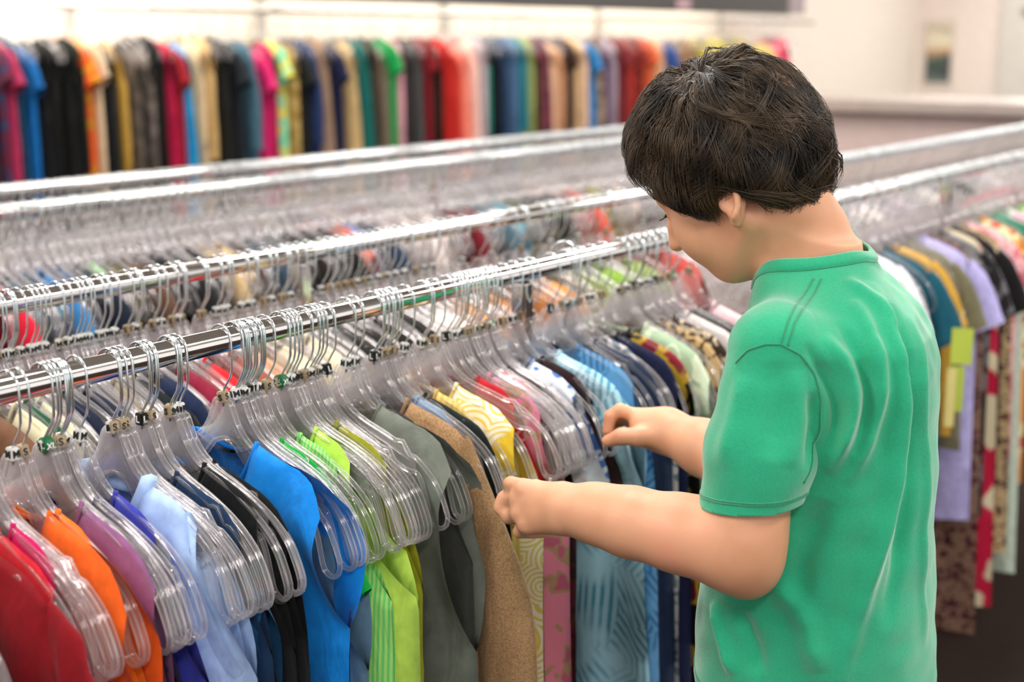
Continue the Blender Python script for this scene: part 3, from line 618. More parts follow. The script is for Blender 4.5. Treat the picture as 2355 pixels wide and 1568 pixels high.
# the row of clothes on the wall rail
WL = [(-25, '#3b1f22', 'maroon speckled', 'dress', 'floral', '#141014'), (5, '#5a2036', 'plum and blue', 'tee', 'floral', '#223a5c'), (28, '#a12a50', 'raspberry pink', 'tee'), (48, '#0f3a52', 'dark teal', 'dress'), (75, '#0a5ea0', 'cobalt blue', 'tee'), (105, '#0b0c0e', 'black', 'dress'), (135, '#101010', 'black silky', 'top'), (165, '#0c0d0c', 'black jersey', 'dress'), (190, '#101410', 'black ribbed', 'top'),
      (207, '#d8541c', 'orange flowered', 'tee', 'floral', '#c98a1a'), (232, '#c9b294', 'beige linen', 'tee'), (262, '#15171a', 'near black', 'top'), (285, '#b08a3a', 'mustard', 'tank top'), (318, '#5e544c', 'brown grey tweed', 'dress', 'floral', '#46403b'), (350, '#4a423d', 'taupe tweed', 'top', 'floral', '#6a605a'), (375, '#121212', 'long black', 'dress'),
      (400, '#a10f3a', 'crimson', 'dress'), (418, '#8a1220', 'blood red', 'tee'), (440, '#0d86bd', 'cyan blue', 'dress'), (468, '#d6b890', 'peach cream', 'dress'), (495, '#b99a66', 'light tan', 'top'), (525, '#14130f', 'black brown', 'dress'), (552, '#12181f', 'black with round badge', 'tee'), (585, '#3c5f70', 'slate teal', 'shirt'),
      (618, '#c31c62', 'magenta', 'tee'), (636, '#a81250', 'deep magenta', 'dress'), (655, '#6fc39a', 'mint flowered', 'tee', 'floral', '#d8c43c'), (682, '#b1935a', 'ochre', 'dress', 'floral', '#8a6d34'), (705, '#0e100e', 'black knit', 'tee'), (728, '#1f2f57', 'marine blue', 'shirt'), (752, '#8f7560', 'brown beige', 'dress'), (785, '#12183a', 'navy', 'tee'), (822, '#b99c6c', 'wheat', 'dress'), (848, '#0d5a56', 'dark turquoise', 'dress'),
      (866, '#322a1e', 'dark brown', 'top'), (888, '#6f6252', 'drab brown', 'top'), (908, '#0f8a44', 'emerald', 'tee'), (926, '#cf93a0', 'baby pink', 'dress'), (948, '#2e2c2c', 'charcoal', 'dress'), (970, '#474747', 'mid grey', 'top'), (990, '#701019', 'dark ruby', 'tee'), (1012, '#1d1a14', 'black olive', 'dress'), (1035, '#b01c18', 'tomato red', 'dress'),
      (1058, '#c43a2c', 'vermilion', 'top'), (1078, '#e58471', 'salmon', 'dress'), (1098, '#e6c0b4', 'pale peach', 'top'), (1117, '#a99aa2', 'lilac grey', 'dress'), (1128, '#0d7a68', 'sea green', 'tank top'), (1150, '#10161e', 'blue black', 'dress'), (1172, '#28405e', 'indigo', 'top'), (1190, '#4f6f92', 'jeans blue', 'dress'), (1208, '#15707f', 'lagoon blue', 'top'), (1226, '#8d9a5c', 'pistachio', 'dress'),
      (1243, '#4f3220', 'walnut', 'top'), (1260, '#743446', 'mulberry', 'dress', 'floral', '#4b2a3a'), (1278, '#d9ae8e', 'apricot', 'top'), (1296, '#b88a6a', 'bronze beige', 'dress'), (1314, '#2d1a14', 'espresso', 'tee'), (1332, '#c6a27a', 'honey', 'dress'), (1350, '#d0b093', 'biscuit', 'top'), (1366, '#1f6ea8', 'azure', 'tee'), (1384, '#8f7a66', 'stone brown', 'dress', 'floral', '#5b4a3d'),
      (1402, '#5a4468', 'violet', 'top'), (1418, '#9a8a96', 'mauve', 'dress'), (1436, '#6a1d22', 'brick', 'tee'), (1456, '#a83228', 'rust red', 'top'), (1476, '#8a2a22', 'terracotta', 'tee', 'floral', '#4f1a1a'), (1500, '#cc5a34', 'burnt orange', 'tee'), (1525, '#c9a27a', 'caramel', 'top'), (1550, '#2a4a8a', 'sapphire', 'tee'),
      (1600, '#8a6a4a', 'acorn', 'top'), (1660, '#b0a43a', 'olive yellow', 'tee'), (1720, '#9a8a44', 'khaki', 'top'), (1770, '#c9b76a', 'straw yellow', 'tee'), (1795, '#e07a84', 'rose', 'top'), (1812, '#d4476a', 'hot pink', 'dress')]
row(WL, YWR, .20, 'wall rail at the back', 'clothes on the wall rail', z=1.60, s=1.10, py=200, seed=6)
stuff_hangers('clothes_hangers', [3.2+.07*k+q.uniform(-.03, .03) for k in range(135)], YWR, 1.60, 'faint blurred hangers along the wall rail', s=1.1, seed=12)
# pale things on and under the counter

# ------------------------------------------------------------ signed distance modelling for the boy
class Field:
    def __init__(s, lo, hi, h):
        s.lo = np.array(lo, float); s.h = h; s.n = np.ceil((np.array(hi)-s.lo)/h).astype(int)+1
        s.f = np.full(s.n, .06, np.float32)
    def apply(s, fn, lo, hi, mode='add', k=.01):
        lo = np.array(lo)-k-.012; hi = np.array(hi)+k+.012
        a = np.clip(np.floor((lo-s.lo)/s.h).astype(int), 0, s.n); b = np.clip(np.ceil((hi-s.lo)/s.h).astype(int)+1, 0, s.n)
        if (b <= a).any(): return
        X = (s.lo[0]+s.h*np.arange(a[0], b[0]))[:, None, None]; Y = (s.lo[1]+s.h*np.arange(a[1], b[1]))[None, :, None]; Z = (s.lo[2]+s.h*np.arange(a[2], b[2]))[None, None, :]
        d = fn(X, Y, Z); sl = (slice(a[0], b[0]), slice(a[1], b[1]), slice(a[2], b[2])); f = s.f[sl]
        if mode == 'add': h = np.clip(.5+.5*(d-f)/k, 0, 1); s.f[sl] = (d*(1-h)+f*h-k*h*(1-h))
        elif mode == 'sub': h = np.clip(.5-.5*(d+f)/k, 0, 1); s.f[sl] = (f*(1-h)-d*h+k*h*(1-h))
        elif mode == 'off': s.f[sl] = f+d
    def capsule(s, a, b, ra, rb=None, k=.01, mode='add'):
        a = np.array(a, float); b = np.array(b, float); rb = ra if rb is None else rb; ab = b-a; L2 = max(1e-9, ab@ab)
        def fn(X, Y, Z):
            px, py, pz = X-a[0], Y-a[1], Z-a[2]; t = np.clip((px*ab[0]+py*ab[1]+pz*ab[2])/L2, 0, 1)
            return np.sqrt((px-ab[0]*t)**2+(py-ab[1]*t)**2+(pz-ab[2]*t)**2)-(ra+(rb-ra)*t)
        r = max(ra, rb); s.apply(fn, np.minimum(a, b)-r, np.maximum(a, b)+r, mode, k)
    def chain(s, P, Rr, k=.01, mode='add'):
        for i in range(len(P)-1): s.capsule(P[i], P[i+1], Rr[i], Rr[i+1], k, mode)
    def ell(s, c, r, A, k=.01, mode='add'):
        c = np.array(c, float); r = np.array(r, float); A = np.array(A)   # rows of A are the axes
        def fn(X, Y, Z):
            p = (X-c[0], Y-c[1], Z-c[2]); q = [(p[0]*A[i][0]+p[1]*A[i][1]+p[2]*A[i][2])/r[i] for i in range(3)]
            k0 = np.sqrt(q[0]**2+q[1]**2+q[2]**2); k1 = np.sqrt((q[0]/r[0])**2+(q[1]/r[1])**2+(q[2]/r[2])**2)
            return k0*(k0-1)/np.maximum(k1, 1e-6)
        R_ = max(r); s.apply(fn, c-R_, c+R_, mode, k)
    def ridge(s, P, w, amp, lo_pad=.03):
        P = [np.array(p, float) for p in P]
        def fn(X, Y, Z):
            best = None
            for a, b in zip(P[:-1], P[1:]):
                ab = b-a; px, py, pz = X-a[0], Y-a[1], Z-a[2]; t = np.clip((px*ab[0]+py*ab[1]+pz*ab[2])/(ab@ab), 0, 1)
                d = (px-ab[0]*t)**2+(py-ab[1]*t)**2+(pz-ab[2]*t)**2; best = d if best is None else np.minimum(best, d)
            return -amp*np.exp(-best/(w*w))
        A = np.array(P); pad = 2.2*w; s.apply(fn, A.min(0)-pad, A.max(0)+pad, 'off', 0)
    def mesh(s, name, smooth=2):
        f = s.f; ins = f < 0; c = None; nx, ny, nz = f.shape
        S = [ins[i:nx-1+i, j:ny-1+j, k:nz-1+k] for i in (0, 1) for j in (0, 1) for k in (0, 1)]
        al = S[0].copy(); an = S[0].copy()
        for q in S[1:]: al &= q; an |= q
        act = an & ~al; I = np.argwhere(act); idx = np.full(act.shape, -1, np.int32); idx[tuple(I.T)] = np.arange(len(I))
        acc = np.zeros((len(I), 3)); cnt = np.zeros(len(I)); cor = [(i, j, k) for i in (0, 1) for j in (0, 1) for k in (0, 1)]
        vals = [f[I[:, 0]+a, I[:, 1]+b, I[:, 2]+c_] for a, b, c_ in cor]
        for a in range(8):
            for b in range(a+1, 8):
                d = [cor[b][i]-cor[a][i] for i in range(3)]
                if sum(abs(x) for x in d) != 1: continue
                m = (vals[a] < 0) != (vals[b] < 0); t = np.where(m, vals[a]/np.where(m, vals[a]-vals[b], 1), 0)
                acc += np.where(m[:, None], np.array(cor[a])+t[:, None]*np.array(d), 0); cnt += m
        V = s.lo+(I+acc/cnt[:, None])*s.h; Fs = []
        for ax in range(3):
            sh = [slice(0, None)]*3; lo = list(sh); hi = list(sh); lo[ax] = slice(0, -1); hi[ax] = slice(1, None)
            e = ins[tuple(lo)] != ins[tuple(hi)]; E = np.argwhere(e); o1, o2 = [(1, 2), (2, 0), (0, 1)][ax]
            ok = (E[:, o1] > 0) & (E[:, o2] > 0) & (E[:, o1] < f.shape[o1]-1) & (E[:, o2] < f.shape[o2]-1); E = E[ok]
            def cell(da, db):
                q = E.copy(); q[:, o1] -= da; q[:, o2] -= db; return idx[q[:, 0], q[:, 1], q[:, 2]]
            Q = np.stack([cell(1, 1), cell(0, 1), cell(0, 0), cell(1, 0)], 1); inside_first = ins[E[:, 0], E[:, 1], E[:, 2]]
            Q[~inside_first] = Q[~inside_first][:, ::-1]; Fs.append(Q)
        Fa = np.concatenate(Fs); Fa = Fa[(Fa >= 0).all(1)]
        ea = np.concatenate([Fa[:, [0, 1]], Fa[:, [1, 2]], Fa[:, [2, 3]], Fa[:, [3, 0]]])
        for _ in range(smooth):
            ac = np.zeros_like(V); cn = np.zeros(len(V))
            for q in range(3): ac[:, q] = np.bincount(ea[:, 0], V[ea[:, 1], q], len(V))+np.bincount(ea[:, 1], V[ea[:, 0], q], len(V))
            cn = np.bincount(ea[:, 0], minlength=len(V))+np.bincount(ea[:, 1], minlength=len(V)); V = .4*V+.6*ac/np.maximum(cn, 1)[:, None]
        me = bpy.data.meshes.new(name); me.vertices.add(len(V)); me.vertices.foreach_set('co', V.astype(np.float32).ravel())
        me.loops.add(Fa.size); me.loops.foreach_set('vertex_index', Fa.astype(np.int32).ravel()); me.polygons.add(len(Fa))
        me.polygons.foreach_set('loop_start', np.arange(0, Fa.size, 4, dtype=np.int32)); me.polygons.foreach_set('use_smooth', np.ones(len(Fa), bool))
        me.update(calc_edges=True); me.validate(); return me

# ------------------------------------------------------------ the boy: joints in world coordinates (metres)
v3 = lambda *a: np.array(a, float)
BF = v3(math.cos(R(105)), math.sin(R(105)), 0); BL = v3(-math.sin(R(105)), math.cos(R(105)), 0); BU = v3(0, 0, 1)
NB = v3(1.502, .648, 1.183)
def Bp(l, f, u): return NB+BL*l+BF*f+BU*u
hy, hp, hr = R(93), R(30), R(-3.6)
HL = v3(-math.sin(hy), math.cos(hy), 0); HF = v3(math.cos(hy)*math.cos(hp), math.sin(hy)*math.cos(hp), -math.sin(hp)); HU = np.cross(HF, HL)
HL, HU = HL*math.cos(hr)+HU*math.sin(hr), HU*math.cos(hr)-HL*math.sin(hr)
HCN = v3(1.476, .729, 1.297)-v3(math.sin(AZ), -math.cos(AZ), 0)*.010+v3(0, 0, 1)*.014
def Hp(l, f, u):
    q_ = min(1, max(0, (f-.03)/.05)); f = f+.003*q_*q_*(3-2*q_); return HCN+HL*l+HF*f+HU*u
HA = [HL, HF, HU]; BA = [BL, BF, BU]
# view-free directions used to lay out the hands
DF = v3(math.cos(AZ)*math.cos(PIT), math.sin(AZ)*math.cos(PIT), -math.sin(PIT)); DR = v3(math.sin(AZ), -math.cos(AZ), 0); DU = np.cross(DR, DF)
def at(px, py, t): return v3(0, 0, HC)+t*(DF+DR*(px-W/2)/FPX-DU*(py-H/2)/FPX)

TU = [-.75, -.60, -.47, -.35, -.25, -.15, -.090, -.056, -.030, -.010, .009, .030, .055]
TRL = [.150, .152, .150, .148, .150, .158, .160, .153, .134, .110, .085, .062, .055]
TRF = [.150, .148, .142, .133, .128, .123, .117, .106, .094, .082, .070, .062, .058]
TCF = [-.024, -.022, -.020, -.020, -.022, -.023, -.028, -.030, -.026, -.018, -.010, -.004, -.002]
TCL = [-.020, -.016, -.012, -.008, -.004, 0, 0, 0, 0, 0, 0, 0, 0]
def torso(grow=0.):
    def fn(X, Y, Z):
        x, y, z = X-NB[0], Y-NB[1], Z-NB[2]; l = x*BL[0]+y*BL[1]; f = x*BF[0]+y*BF[1]; u = (Z-NB[2])
        rl = np.interp(u, TU, TRL)+grow; rf = np.interp(u, TU, TRF)+grow; cf = np.interp(u, TU, TCF); cl = np.interp(u, TU, TCL)
        q = ((np.abs(l-cl)/rl)**2.3+(np.abs(f-cf)/rf)**2.3)**(1/2.3); return np.maximum((q-1)*np.minimum(rl, rf)*.9, u-.040)
    return fn
SHL, ELL, WRL = at(1793, 815, 1.505), at(1708, 1268, 1.535), at(1302, 1168, 1.625)
SHR, ELR, WRR = Bp(-.135, 0, -.065), at(1700, 1075, 1.80), at(1532, 990, 1.90)

def build_body():
    F = Field((1.10, .42, .60), (1.86, 1.10, 1.46), .0026)
    e = lambda c, r, k=.01, mode='add', A=HA: F.ell(Hp(*c), r, A, k, mode)
    cp = lambda a, b, ra, rb=None, k=.01, mode='add': F.capsule(Hp(*a), Hp(*b), ra, rb, k, mode)
    e((0, -.008, .018), (.073, .102, .088)); e((0, .030, -.042), (.060, .058, .072), .03)
    e((0, .045, -.080), (.040, .030, .032), .03)
    cp((0, .054, -.102), (0, .050, -.099), .016, .018, .022)
    for s in (1, -1):
        cp((s*.053, -.008, -.068), (s*.018, .046, -.101), .016, .015, .026)
        e((s*.034, .056, -.052), (.027, .026, .030), .024)
        cp((s*.008, .084, .004), (s*.038, .074, .0), .010, .009, .016)
        e((s*.031, .094, -.018), (.015, .012, .009), .012, 'sub'); e((s*.031, .071, -.018), (.0145, .0145, .0125), .003)
        e((s*.031, .0835, -.0175), (.0098, .006, .0028), .002, 'sub')
        e((s*.0095, .087, -.055), (.0075, .009, .0065), .006)
        # ear: bowl, helix rim, lobe, tragus
        Ax = HL*s; E = lambda l, f, u: Hp(s*(.0715+l), -.010+f, -.034+u)
        F.ell(E(.004, -.002, 0), (.0065, .016, .027), [Ax*.94-HF*.34, HF*.94+Ax*.34, HU], .006)
        F.ell(E(.012, .003, .003), (.006, .0095, .015), [Ax*.94-HF*.34, HF*.94+Ax*.34, HU], .005, 'sub')
        pts = [E(.010+.006*max(0, -math.cos(a)), .004-.0175*math.sin(a)+0, .002+.027*math.cos(a)) for a in [R(-40+k*19) for k in range(12)]]
        F.chain(pts, [.0035]*12, .004); F.chain([E(.006, .002, -.026), E(.006, .005, -.030)], [.0065, .006], .008); F.chain([E(.003, .012, -.006), E(.006, .010, -.010)], [.004, .0035], .004)
    F.chain([Hp(0, .084, -.008), Hp(0, .094, -.030), Hp(0, .105, -.050)], [.008, .0085, .0100], .012)
    F.chain([Hp(-.019, .076, -.078), Hp(-.006, .0825, -.0745), Hp(.006, .0825, -.0745), Hp(.019, .076, -.078)], [.003, .005, .005, .003], .006)
    F.chain([Hp(-.016, .0745, -.082), Hp(0, .079, -.0855), Hp(.016, .0745, -.082)], [.003, .0055, .003], .006)
    F.chain([Hp(-.020, .084, -.0795), Hp(0, .0905, -.0790), Hp(.020, .084, -.0795)], [.001, .0015, .001], .003, 'sub')
    # neck and shoulders
    F.chain([Hp(0, -.030, -.030), Hp(0, -.036, -.070), Bp(0, .008, .05), Bp(0, 0, -.03)], [.052, .045, .044, .052], .016)
    F.capsule(Hp(.035, -.035, -.065), Bp(.03, .040, -.01), .010, .009, .02)
    F.apply(torso(-.014), NB-.24-v3(0, 0, .5), NB+.24, 'add', .03)
    # arms
    def P_(*a): return at(*a)
    F.chain([SHL, (SHL*.5+ELL*.5), at(1712, 1215, 1.53), ELL], [.040, .041, .042, .040], .02)
    F.chain([ELL, at(1650, 1248, 1.545), at(1560, 1225, 1.56), at(1450, 1200, 1.585), at(1370, 1180, 1.607), WRL], [.040, .0405, .0400, .0365, .031, .0270], .02)
    F.capsule(at(1722, 1318, 1.545), at(1700, 1305, 1.545), .022, .02, .03)
    F.chain([SHR, ELR], [.046, .040], .02); F.chain([ELR, at(1620, 1030, 1.85), WRR], [.039, .034, .0285], .02)
    # near (left) hand: palm, four curled fingers, thumb
    KN = [at(1208, 1122, 1.672), at(1193, 1147, 1.678), at(1196, 1180, 1.672), at(1214, 1208, 1.660)]
    for kn, wr in zip(KN, [at(1290, 1142, 1.632), at(1290, 1160, 1.63), at(1290, 1178, 1.628), at(1292, 1196, 1.626)]):
        F.capsule(wr, kn, .0155, .0112, .014)
    for i, kn in enumerate(KN):
        q = [1, 1.08, 1.0, .85][i]; r_ = [.0095, .0097, .0092, .0082][i]
        p1 = kn+(DF*.022-DR*(.017-.002*i)-DU*.0045*(i-.5))*q; p2 = p1+(DF*.015+DR*.015-DU*.003)*q; p3 = p2+(-DF*.010+DR*.014)*q
        F.capsule(kn, p1, r_*1.04, r_, .0025); F.capsule(p1, p2, r_, r_*.92, .0025); F.capsule(p2, p3, r_*.92, r_*.8, .0025)
        F.ell(kn-DF*.0045-DR*.002, (.0088, .0088, .0080), [DF, DR, DU], .007)
    F.chain([at(1282, 1140, 1.655), at(1232, 1130, 1.688), at(1182, 1142, 1.702), at(1150, 1168, 1.700)], [.0145, .0125, .0100, .0085], .008)
    # far (right) hand: fingertips pinching the hangers
    F.chain([WRR, at(1490, 985, 1.915)], [.026, .025], .02)
    KR = [at(1468, 958, 1.925), at(1462, 962, 1.945), at(1462, 972, 1.962), at(1468, 985, 1.975)]
    for i, kn in enumerate(KR):
        F.capsule(at(1508, 975+4*i, 1.905+.016*i), kn, .0150, .0112, .012)
        o = .016*i; tl = [1, 1.0, .95, .8][i]
        P = [kn, at(1468-42*tl, 943+4*i, 1.925+o), at(1468-64*tl, 957+5*i, 1.928+o), at(1468-70*tl, 990+4*i, 1.930+o)]
        F.chain(P, [.0104, .0092, .0086, .0078], .004)
    F.chain([at(1508, 1003, 1.885), at(1468, 1004, 1.885), at(1430, 1003, 1.892), at(1398, 1014, 1.902)], [.0155, .0120, .0104, .0086], .008)
    return F.mesh('body', 2)

def skin_mat():
    N = NT('skin'); co = N.coords()
    a = N.add('ShaderNodeTexNoise', i_Scale=9.0, i_Detail=3.0); N.link(co, a.inputs['Vector'])
    col = N.ramp(a.outputs[0], [(.32, srgb('#cd9370')), (.52, srgb('#daa17e')), (.72, srgb('#dd9a7b'))])
    N.link(col, N.b.inputs['Base Color']); N.b.inputs['Roughness'].default_value = .48
    N.b.inputs['Subsurface Weight'].default_value = .22; N.b.inputs['Subsurface Radius'].default_value = (.012, .005, .003); N.b.inputs['Subsurface Scale'].default_value = .6
    b = N.add('ShaderNodeTexNoise', i_Scale=420.0); N.link(co, b.inputs['Vector']); N.bump(b.outputs[0], .12, .0008); return N.m
SKIN = skin_mat()
boy = empty('person', (float(NB[0]), float(NB[1]), 0)); tag(boy, 'dark haired boy in a green t-shirt looking down and sorting hangers on the front rack', 'person')
bpy.context.view_layer.update()
def child(name, me, mat, parent=boy):
    o = obj(name, me, mat); o.parent = parent; o.matrix_parent_inverse = Matrix.Translation(boy.location).inverted() if parent is boy else Matrix(); return o
body = child('body', build_body(), SKIN)

# shirt: outer surface, opened at the neck, cuffs and hem, then given cloth thickness
def cut_mesh(me, cuts):
    bm = bmesh.new(); bm.from_mesh(me)
    for co, no, cond in cuts:
        co = Vector(co); no = Vector(no).normalized(); g = [f for f in bm.faces if cond(f.calc_center_median())]
        gg = set(g) | {e for f in g for e in f.edges} | {v for f in g for v in f.verts}
        bmesh.ops.bisect_plane(bm, geom=list(gg), plane_co=co, plane_no=no)
        bmesh.ops.delete(bm, geom=[f for f in bm.faces if cond(f.calc_center_median()) and (f.calc_center_median()-co).dot(no) > 0], context='FACES')
    bmesh.ops.delete(bm, geom=[v for v in bm.verts if not v.link_faces], context='VERTS'); bm.to_mesh(me); bm.free()
def boundary(me):
    bm = bmesh.new(); bm.from_mesh(me); adj = {}; loops = []; seen = set()
    for e in bm.edges:
        if len(e.link_faces) == 1:
            for v in e.verts: adj.setdefault(v, []).append(e.other_vert(v))
    for v0 in adj:
        if v0 in seen: continue
        L_ = [v0]; seen.add(v0); cur = v0
        while True:
            nx = [w for w in adj[cur] if w not in seen]
            if not nx: break
            cur = nx[0]; seen.add(cur); L_.append(cur)
        if len(L_) > 20: loops.append([v.co.copy() for v in L_])
    bm.free(); return loops
# neck opening of the shirt: an ellipse seen along the leaning neck axis
NNV = BU*.97+BF*.22; NNV /= np.linalg.norm(NNV); NFV = BF-NNV*(BF@NNV); NFV /= np.linalg.norm(NFV); NC = Bp(0, -.004, -.004); NAX = (.070, .070)
aL = ELL-SHL; aL /= np.linalg.norm(aL); cuffL = at(1725, 1156, 1.53)
aR = ELR-SHR; aR /= np.linalg.norm(aR); cuffR = SHR*.35+ELR*.65
def build_shirt():
    F = Field((1.18, .34, .60), (1.86, .96, 1.30), .0030)
    F.apply(torso(.0), NB-.26-v3(0, 0, .5), NB+.26, 'add', .03)
    F.chain([SHL+DU*.004, SHL*.72+ELL*.28], [.0522, .048], .035); F.chain([SHR, SHR*.7+ELR*.3], [.0565, .050], .035)
    tor = F.mesh('shirt_torso', 2); bm = bmesh.new(); bm.from_mesh(tor); T0 = BVHTree.FromBMesh(bm); bm.free()
    ring = []
    for k in range(72):
        a = 2*math.pi*k/72; o = NC+NNV*.12+BL*NAX[0]*math.cos(a)+NFV*NAX[1]*math.sin(a)
        co, no, i, d = T0.ray_cast(Vector(o), Vector(-NNV)); ring.append(np.array(co) if co else o-NNV*.12)
    ring = np.array(ring)
    for _ in range(6): ring = (np.roll(ring, 1, 0)+2*ring+np.roll(ring, -1, 0))/4
    bm = bmesh.new(); bm.from_mesh(tor)
    def inside(c, g=1.0):
        q = np.array(c)-NC; return ((q@BL)/(NAX[0]*g))**2+((q@NFV)/(NAX[1]*g))**2 < 1 and q@NNV > -.07
    bmesh.ops.delete(bm, geom=[f for f in bm.faces if inside(f.calc_center_median())], context='FACES')
    for v in bm.verts:
        if v.is_boundary and (v.co-Vector(NC)).length < .14:
            q = np.array(v.co); j = np.argmin(((ring-q)**2).sum(1)); v.co = Vector(ring[j]*.8+q*.2)
    bmesh.ops.delete(bm, geom=[v for v in bm.verts if not v.link_faces], context='VERTS'); bm.to_mesh(tor); bm.free()
    cut_mesh(tor, [(Bp(0, 0, -.487), (0, 0, -1), lambda c: c.z < NB[2]-.40)])
    outs = []
    for P, Rr, cu, ax in (([SHL+DU*.004, SHL*.4+at(1717, 1200, 1.533)*.6, at(1717, 1210, 1.533)], [.0545, .0560, .054], cuffL, aL*.99+DR*.22), ([SHR, SHR*.2+ELR*.8], [.058, .055], cuffR, aR)):
        F = Field(np.min(P, 0)-.08, np.max(P, 0)+.08, .0028); F.chain(P, Rr, .02); me = F.mesh('s', 2)
        cut_mesh(me, [(cu, ax, lambda c: True)]); outs.append(me)
    bm = bmesh.new(); bm.from_mesh(tor)
    for q in outs: bm.from_mesh(q)
    me = bpy.data.meshes.new('tshirt_fabric'); bm.to_mesh(me); bm.free(); me.polygons.foreach_set('use_smooth', [True]*len(me.polygons))
    return me, ring, boundary(tor), [boundary(q)[0] for q in outs]
def resample(L_, n, smooth=3):
    A = np.array([tuple(p) for p in L_]); 
    for _ in range(smooth): A = (np.roll(A, 1, 0)+A+np.roll(A, -1, 0))/3
    d = np.r_[0, np.cumsum(np.linalg.norm(np.diff(np.vstack([A, A[:1]]), axis=0), axis=1))]; B = np.vstack([A, A[:1]])
    t = np.linspace(0, d[-1], n, endpoint=False); return np.stack([np.interp(t, d, B[:, i]) for i in range(3)], 1)
def shirt_mat(name='green_jersey', h='#2aab80', k=1.0):
    N = NT(name); co = N.coords()
    a = N.add('ShaderNodeTexNoise', i_Scale=7.0, i_Detail=6.0, i_Roughness=.7); N.link(co, a.inputs['Vector'])
    b = N.add('ShaderNodeTexNoise', i_Scale=330.0, i_Detail=2.0); N.link(co, b.inputs['Vector'])
    c = srgb(h); col = N.ramp(a.outputs[0], [(.3, mulc(c, .90*k)), (.55, mulc(c, k)), (.8, (c[0]*1.5*k, c[1]*1.05*k, c[2]*1.0*k, 1))])
    mx = N.add('ShaderNodeMixRGB', blend_type='MULTIPLY'); mx.inputs[0].default_value = .35; N.link(col, mx.inputs[1])
    N.link(N.ramp(b.outputs[0], [(.35, (.6, .75, .7, 1)), (.65, (1, 1, 1, 1))]), mx.inputs[2]); N.link(mx.outputs[0], N.b.inputs['Base Color'])
    N.b.inputs['Roughness'].default_value = .9; N.b.inputs['Specular IOR Level'].default_value = .15; N.b.inputs['Sheen Weight'].default_value = .55
    N.bump(b.outputs[0], .35, .0008); return N.m
JERSEY, STITCH = shirt_mat(), shirt_mat('green_seam', '#1a9068')
sme, NECKRING, tloops, cuffs = build_shirt(); shirt = child('tshirt', sme, JERSEY); shirt['label'] = 'faded green short sleeved t-shirt'
so = shirt.modifiers.new('thickness', 'SOLIDIFY'); so.thickness = .0022; so.offset = -1
from mathutils import noise
def tree_of(me):
    q = bmesh.new(); q.from_mesh(me); t = BVHTree.FromBMesh(q); q.free(); return t
TREE = tree_of(sme)
def on_shirt(px, py):
    d = Vector(at(px, py, 1.)-v3(0, 0, HC)).normalized(); co, no, i, dd = TREE.ray_cast(Vector((0, 0, HC)), d)
    return np.array(co) if co else at(px, py, 1.6)
# drape folds over the back, under the arm and at the sleeve: (path, half width, height)
FOLDS = [([(1890, 770), (1948, 850), (1962, 930), (1940, 1010), (1905, 1090)], .010, .008), ([(1850, 790), (1905, 880), (1925, 960), (1905, 1040)], .008, -.006),
         ([(1960, 690), (2008, 790), (2022, 900), (1995, 1010), (1950, 1120)], .010, .006), ([(1925, 740), (1985, 850), (1995, 950), (1965, 1050)], .009, -.006),
         ([(2000, 650), (2055, 790), (2070, 950), (2050, 1120), (2000, 1330), (1935, 1560)], .012, .009), ([(2035, 700), (2090, 850), (2100, 1050), (2075, 1250), (2030, 1450)], .013, -.007),
         ([(2085, 720), (2125, 880), (2128, 1050), (2120, 1250), (2130, 1500)], .010, .004), ([(1640, 1380), (1665, 1470), (1690, 1560)], .010, .006), ([(1790, 1340), (1850, 1420), (1880, 1560)], .016, .006),
         ([(1700, 1400), (1730, 1480), (1750, 1560)], .012, -.005), ([(1900, 1150), (1850, 1280), (1830, 1420)], .016, -.006), ([(1710, 860), (1690, 960), (1665, 1080)], .014, .003),
         ([(1830, 850), (1835, 960), (1815, 1080)], .014, .003), ([(1780, 830), (1790, 930), (1770, 1060)], .016, -.003), ([(1865, 900), (1868, 980), (1850, 1080)], .009, -.003), ([(1940, 640), (2010, 700), (2060, 760)], .010, .004)]
nv = len(sme.vertices); VC = np.empty(nv*3); sme.vertices.foreach_get('co', VC); VC = VC.reshape(-1, 3); VN = np.array([tuple(v.normal) for v in sme.vertices])
disp = np.zeros(nv)
for P, w, amp in FOLDS:
    Q = [on_shirt(*p) for p in P]; Q = [np.array(q) for q in catmull(Q, 4)]; best = np.full(nv, 9.); tt = np.zeros(nv)
    for i_, (a_, b_) in enumerate(zip(Q[:-1], Q[1:])):
        ab = b_-a_; t_ = np.clip(((VC-a_)@ab)/(ab@ab+1e-12), 0, 1); d_ = ((VC-a_-t_[:, None]*ab)**2).sum(1); k_ = d_ < best; best[k_] = d_[k_]; tt[k_] = (i_+t_[k_])/(len(Q)-1)
    disp += 1.7*amp*np.exp(-best/(w*w*.7))*np.clip(tt*4, 0, 1)*np.clip((1-tt)*4, .25 if P[-1][1] > 1500 else 0, 1)
for i_ in range(nv):
    p_ = Vector(VC[i_]); disp[i_] += .0035*noise.noise(p_*14)+.0022*noise.noise(p_*30)
VC += VN*disp[:, None]; sme.vertices.foreach_set('co', VC.astype(np.float32).ravel()); sme.update()
TREE = tree_of(sme)
def snap(P, off=.0005):
    out = []
    for p in P:
        co, no, i, d = TREE.find_nearest(Vector(p)); hit, n2, i2, d2 = TREE.ray_cast(co+no*.02, -no); hit = hit if hit is not None and (hit-co).length < .012 else co; out.append(hit+no*off)
    return out
def sub(name, me, mat, parent): o = obj(name, me, mat); o.parent = parent; return o
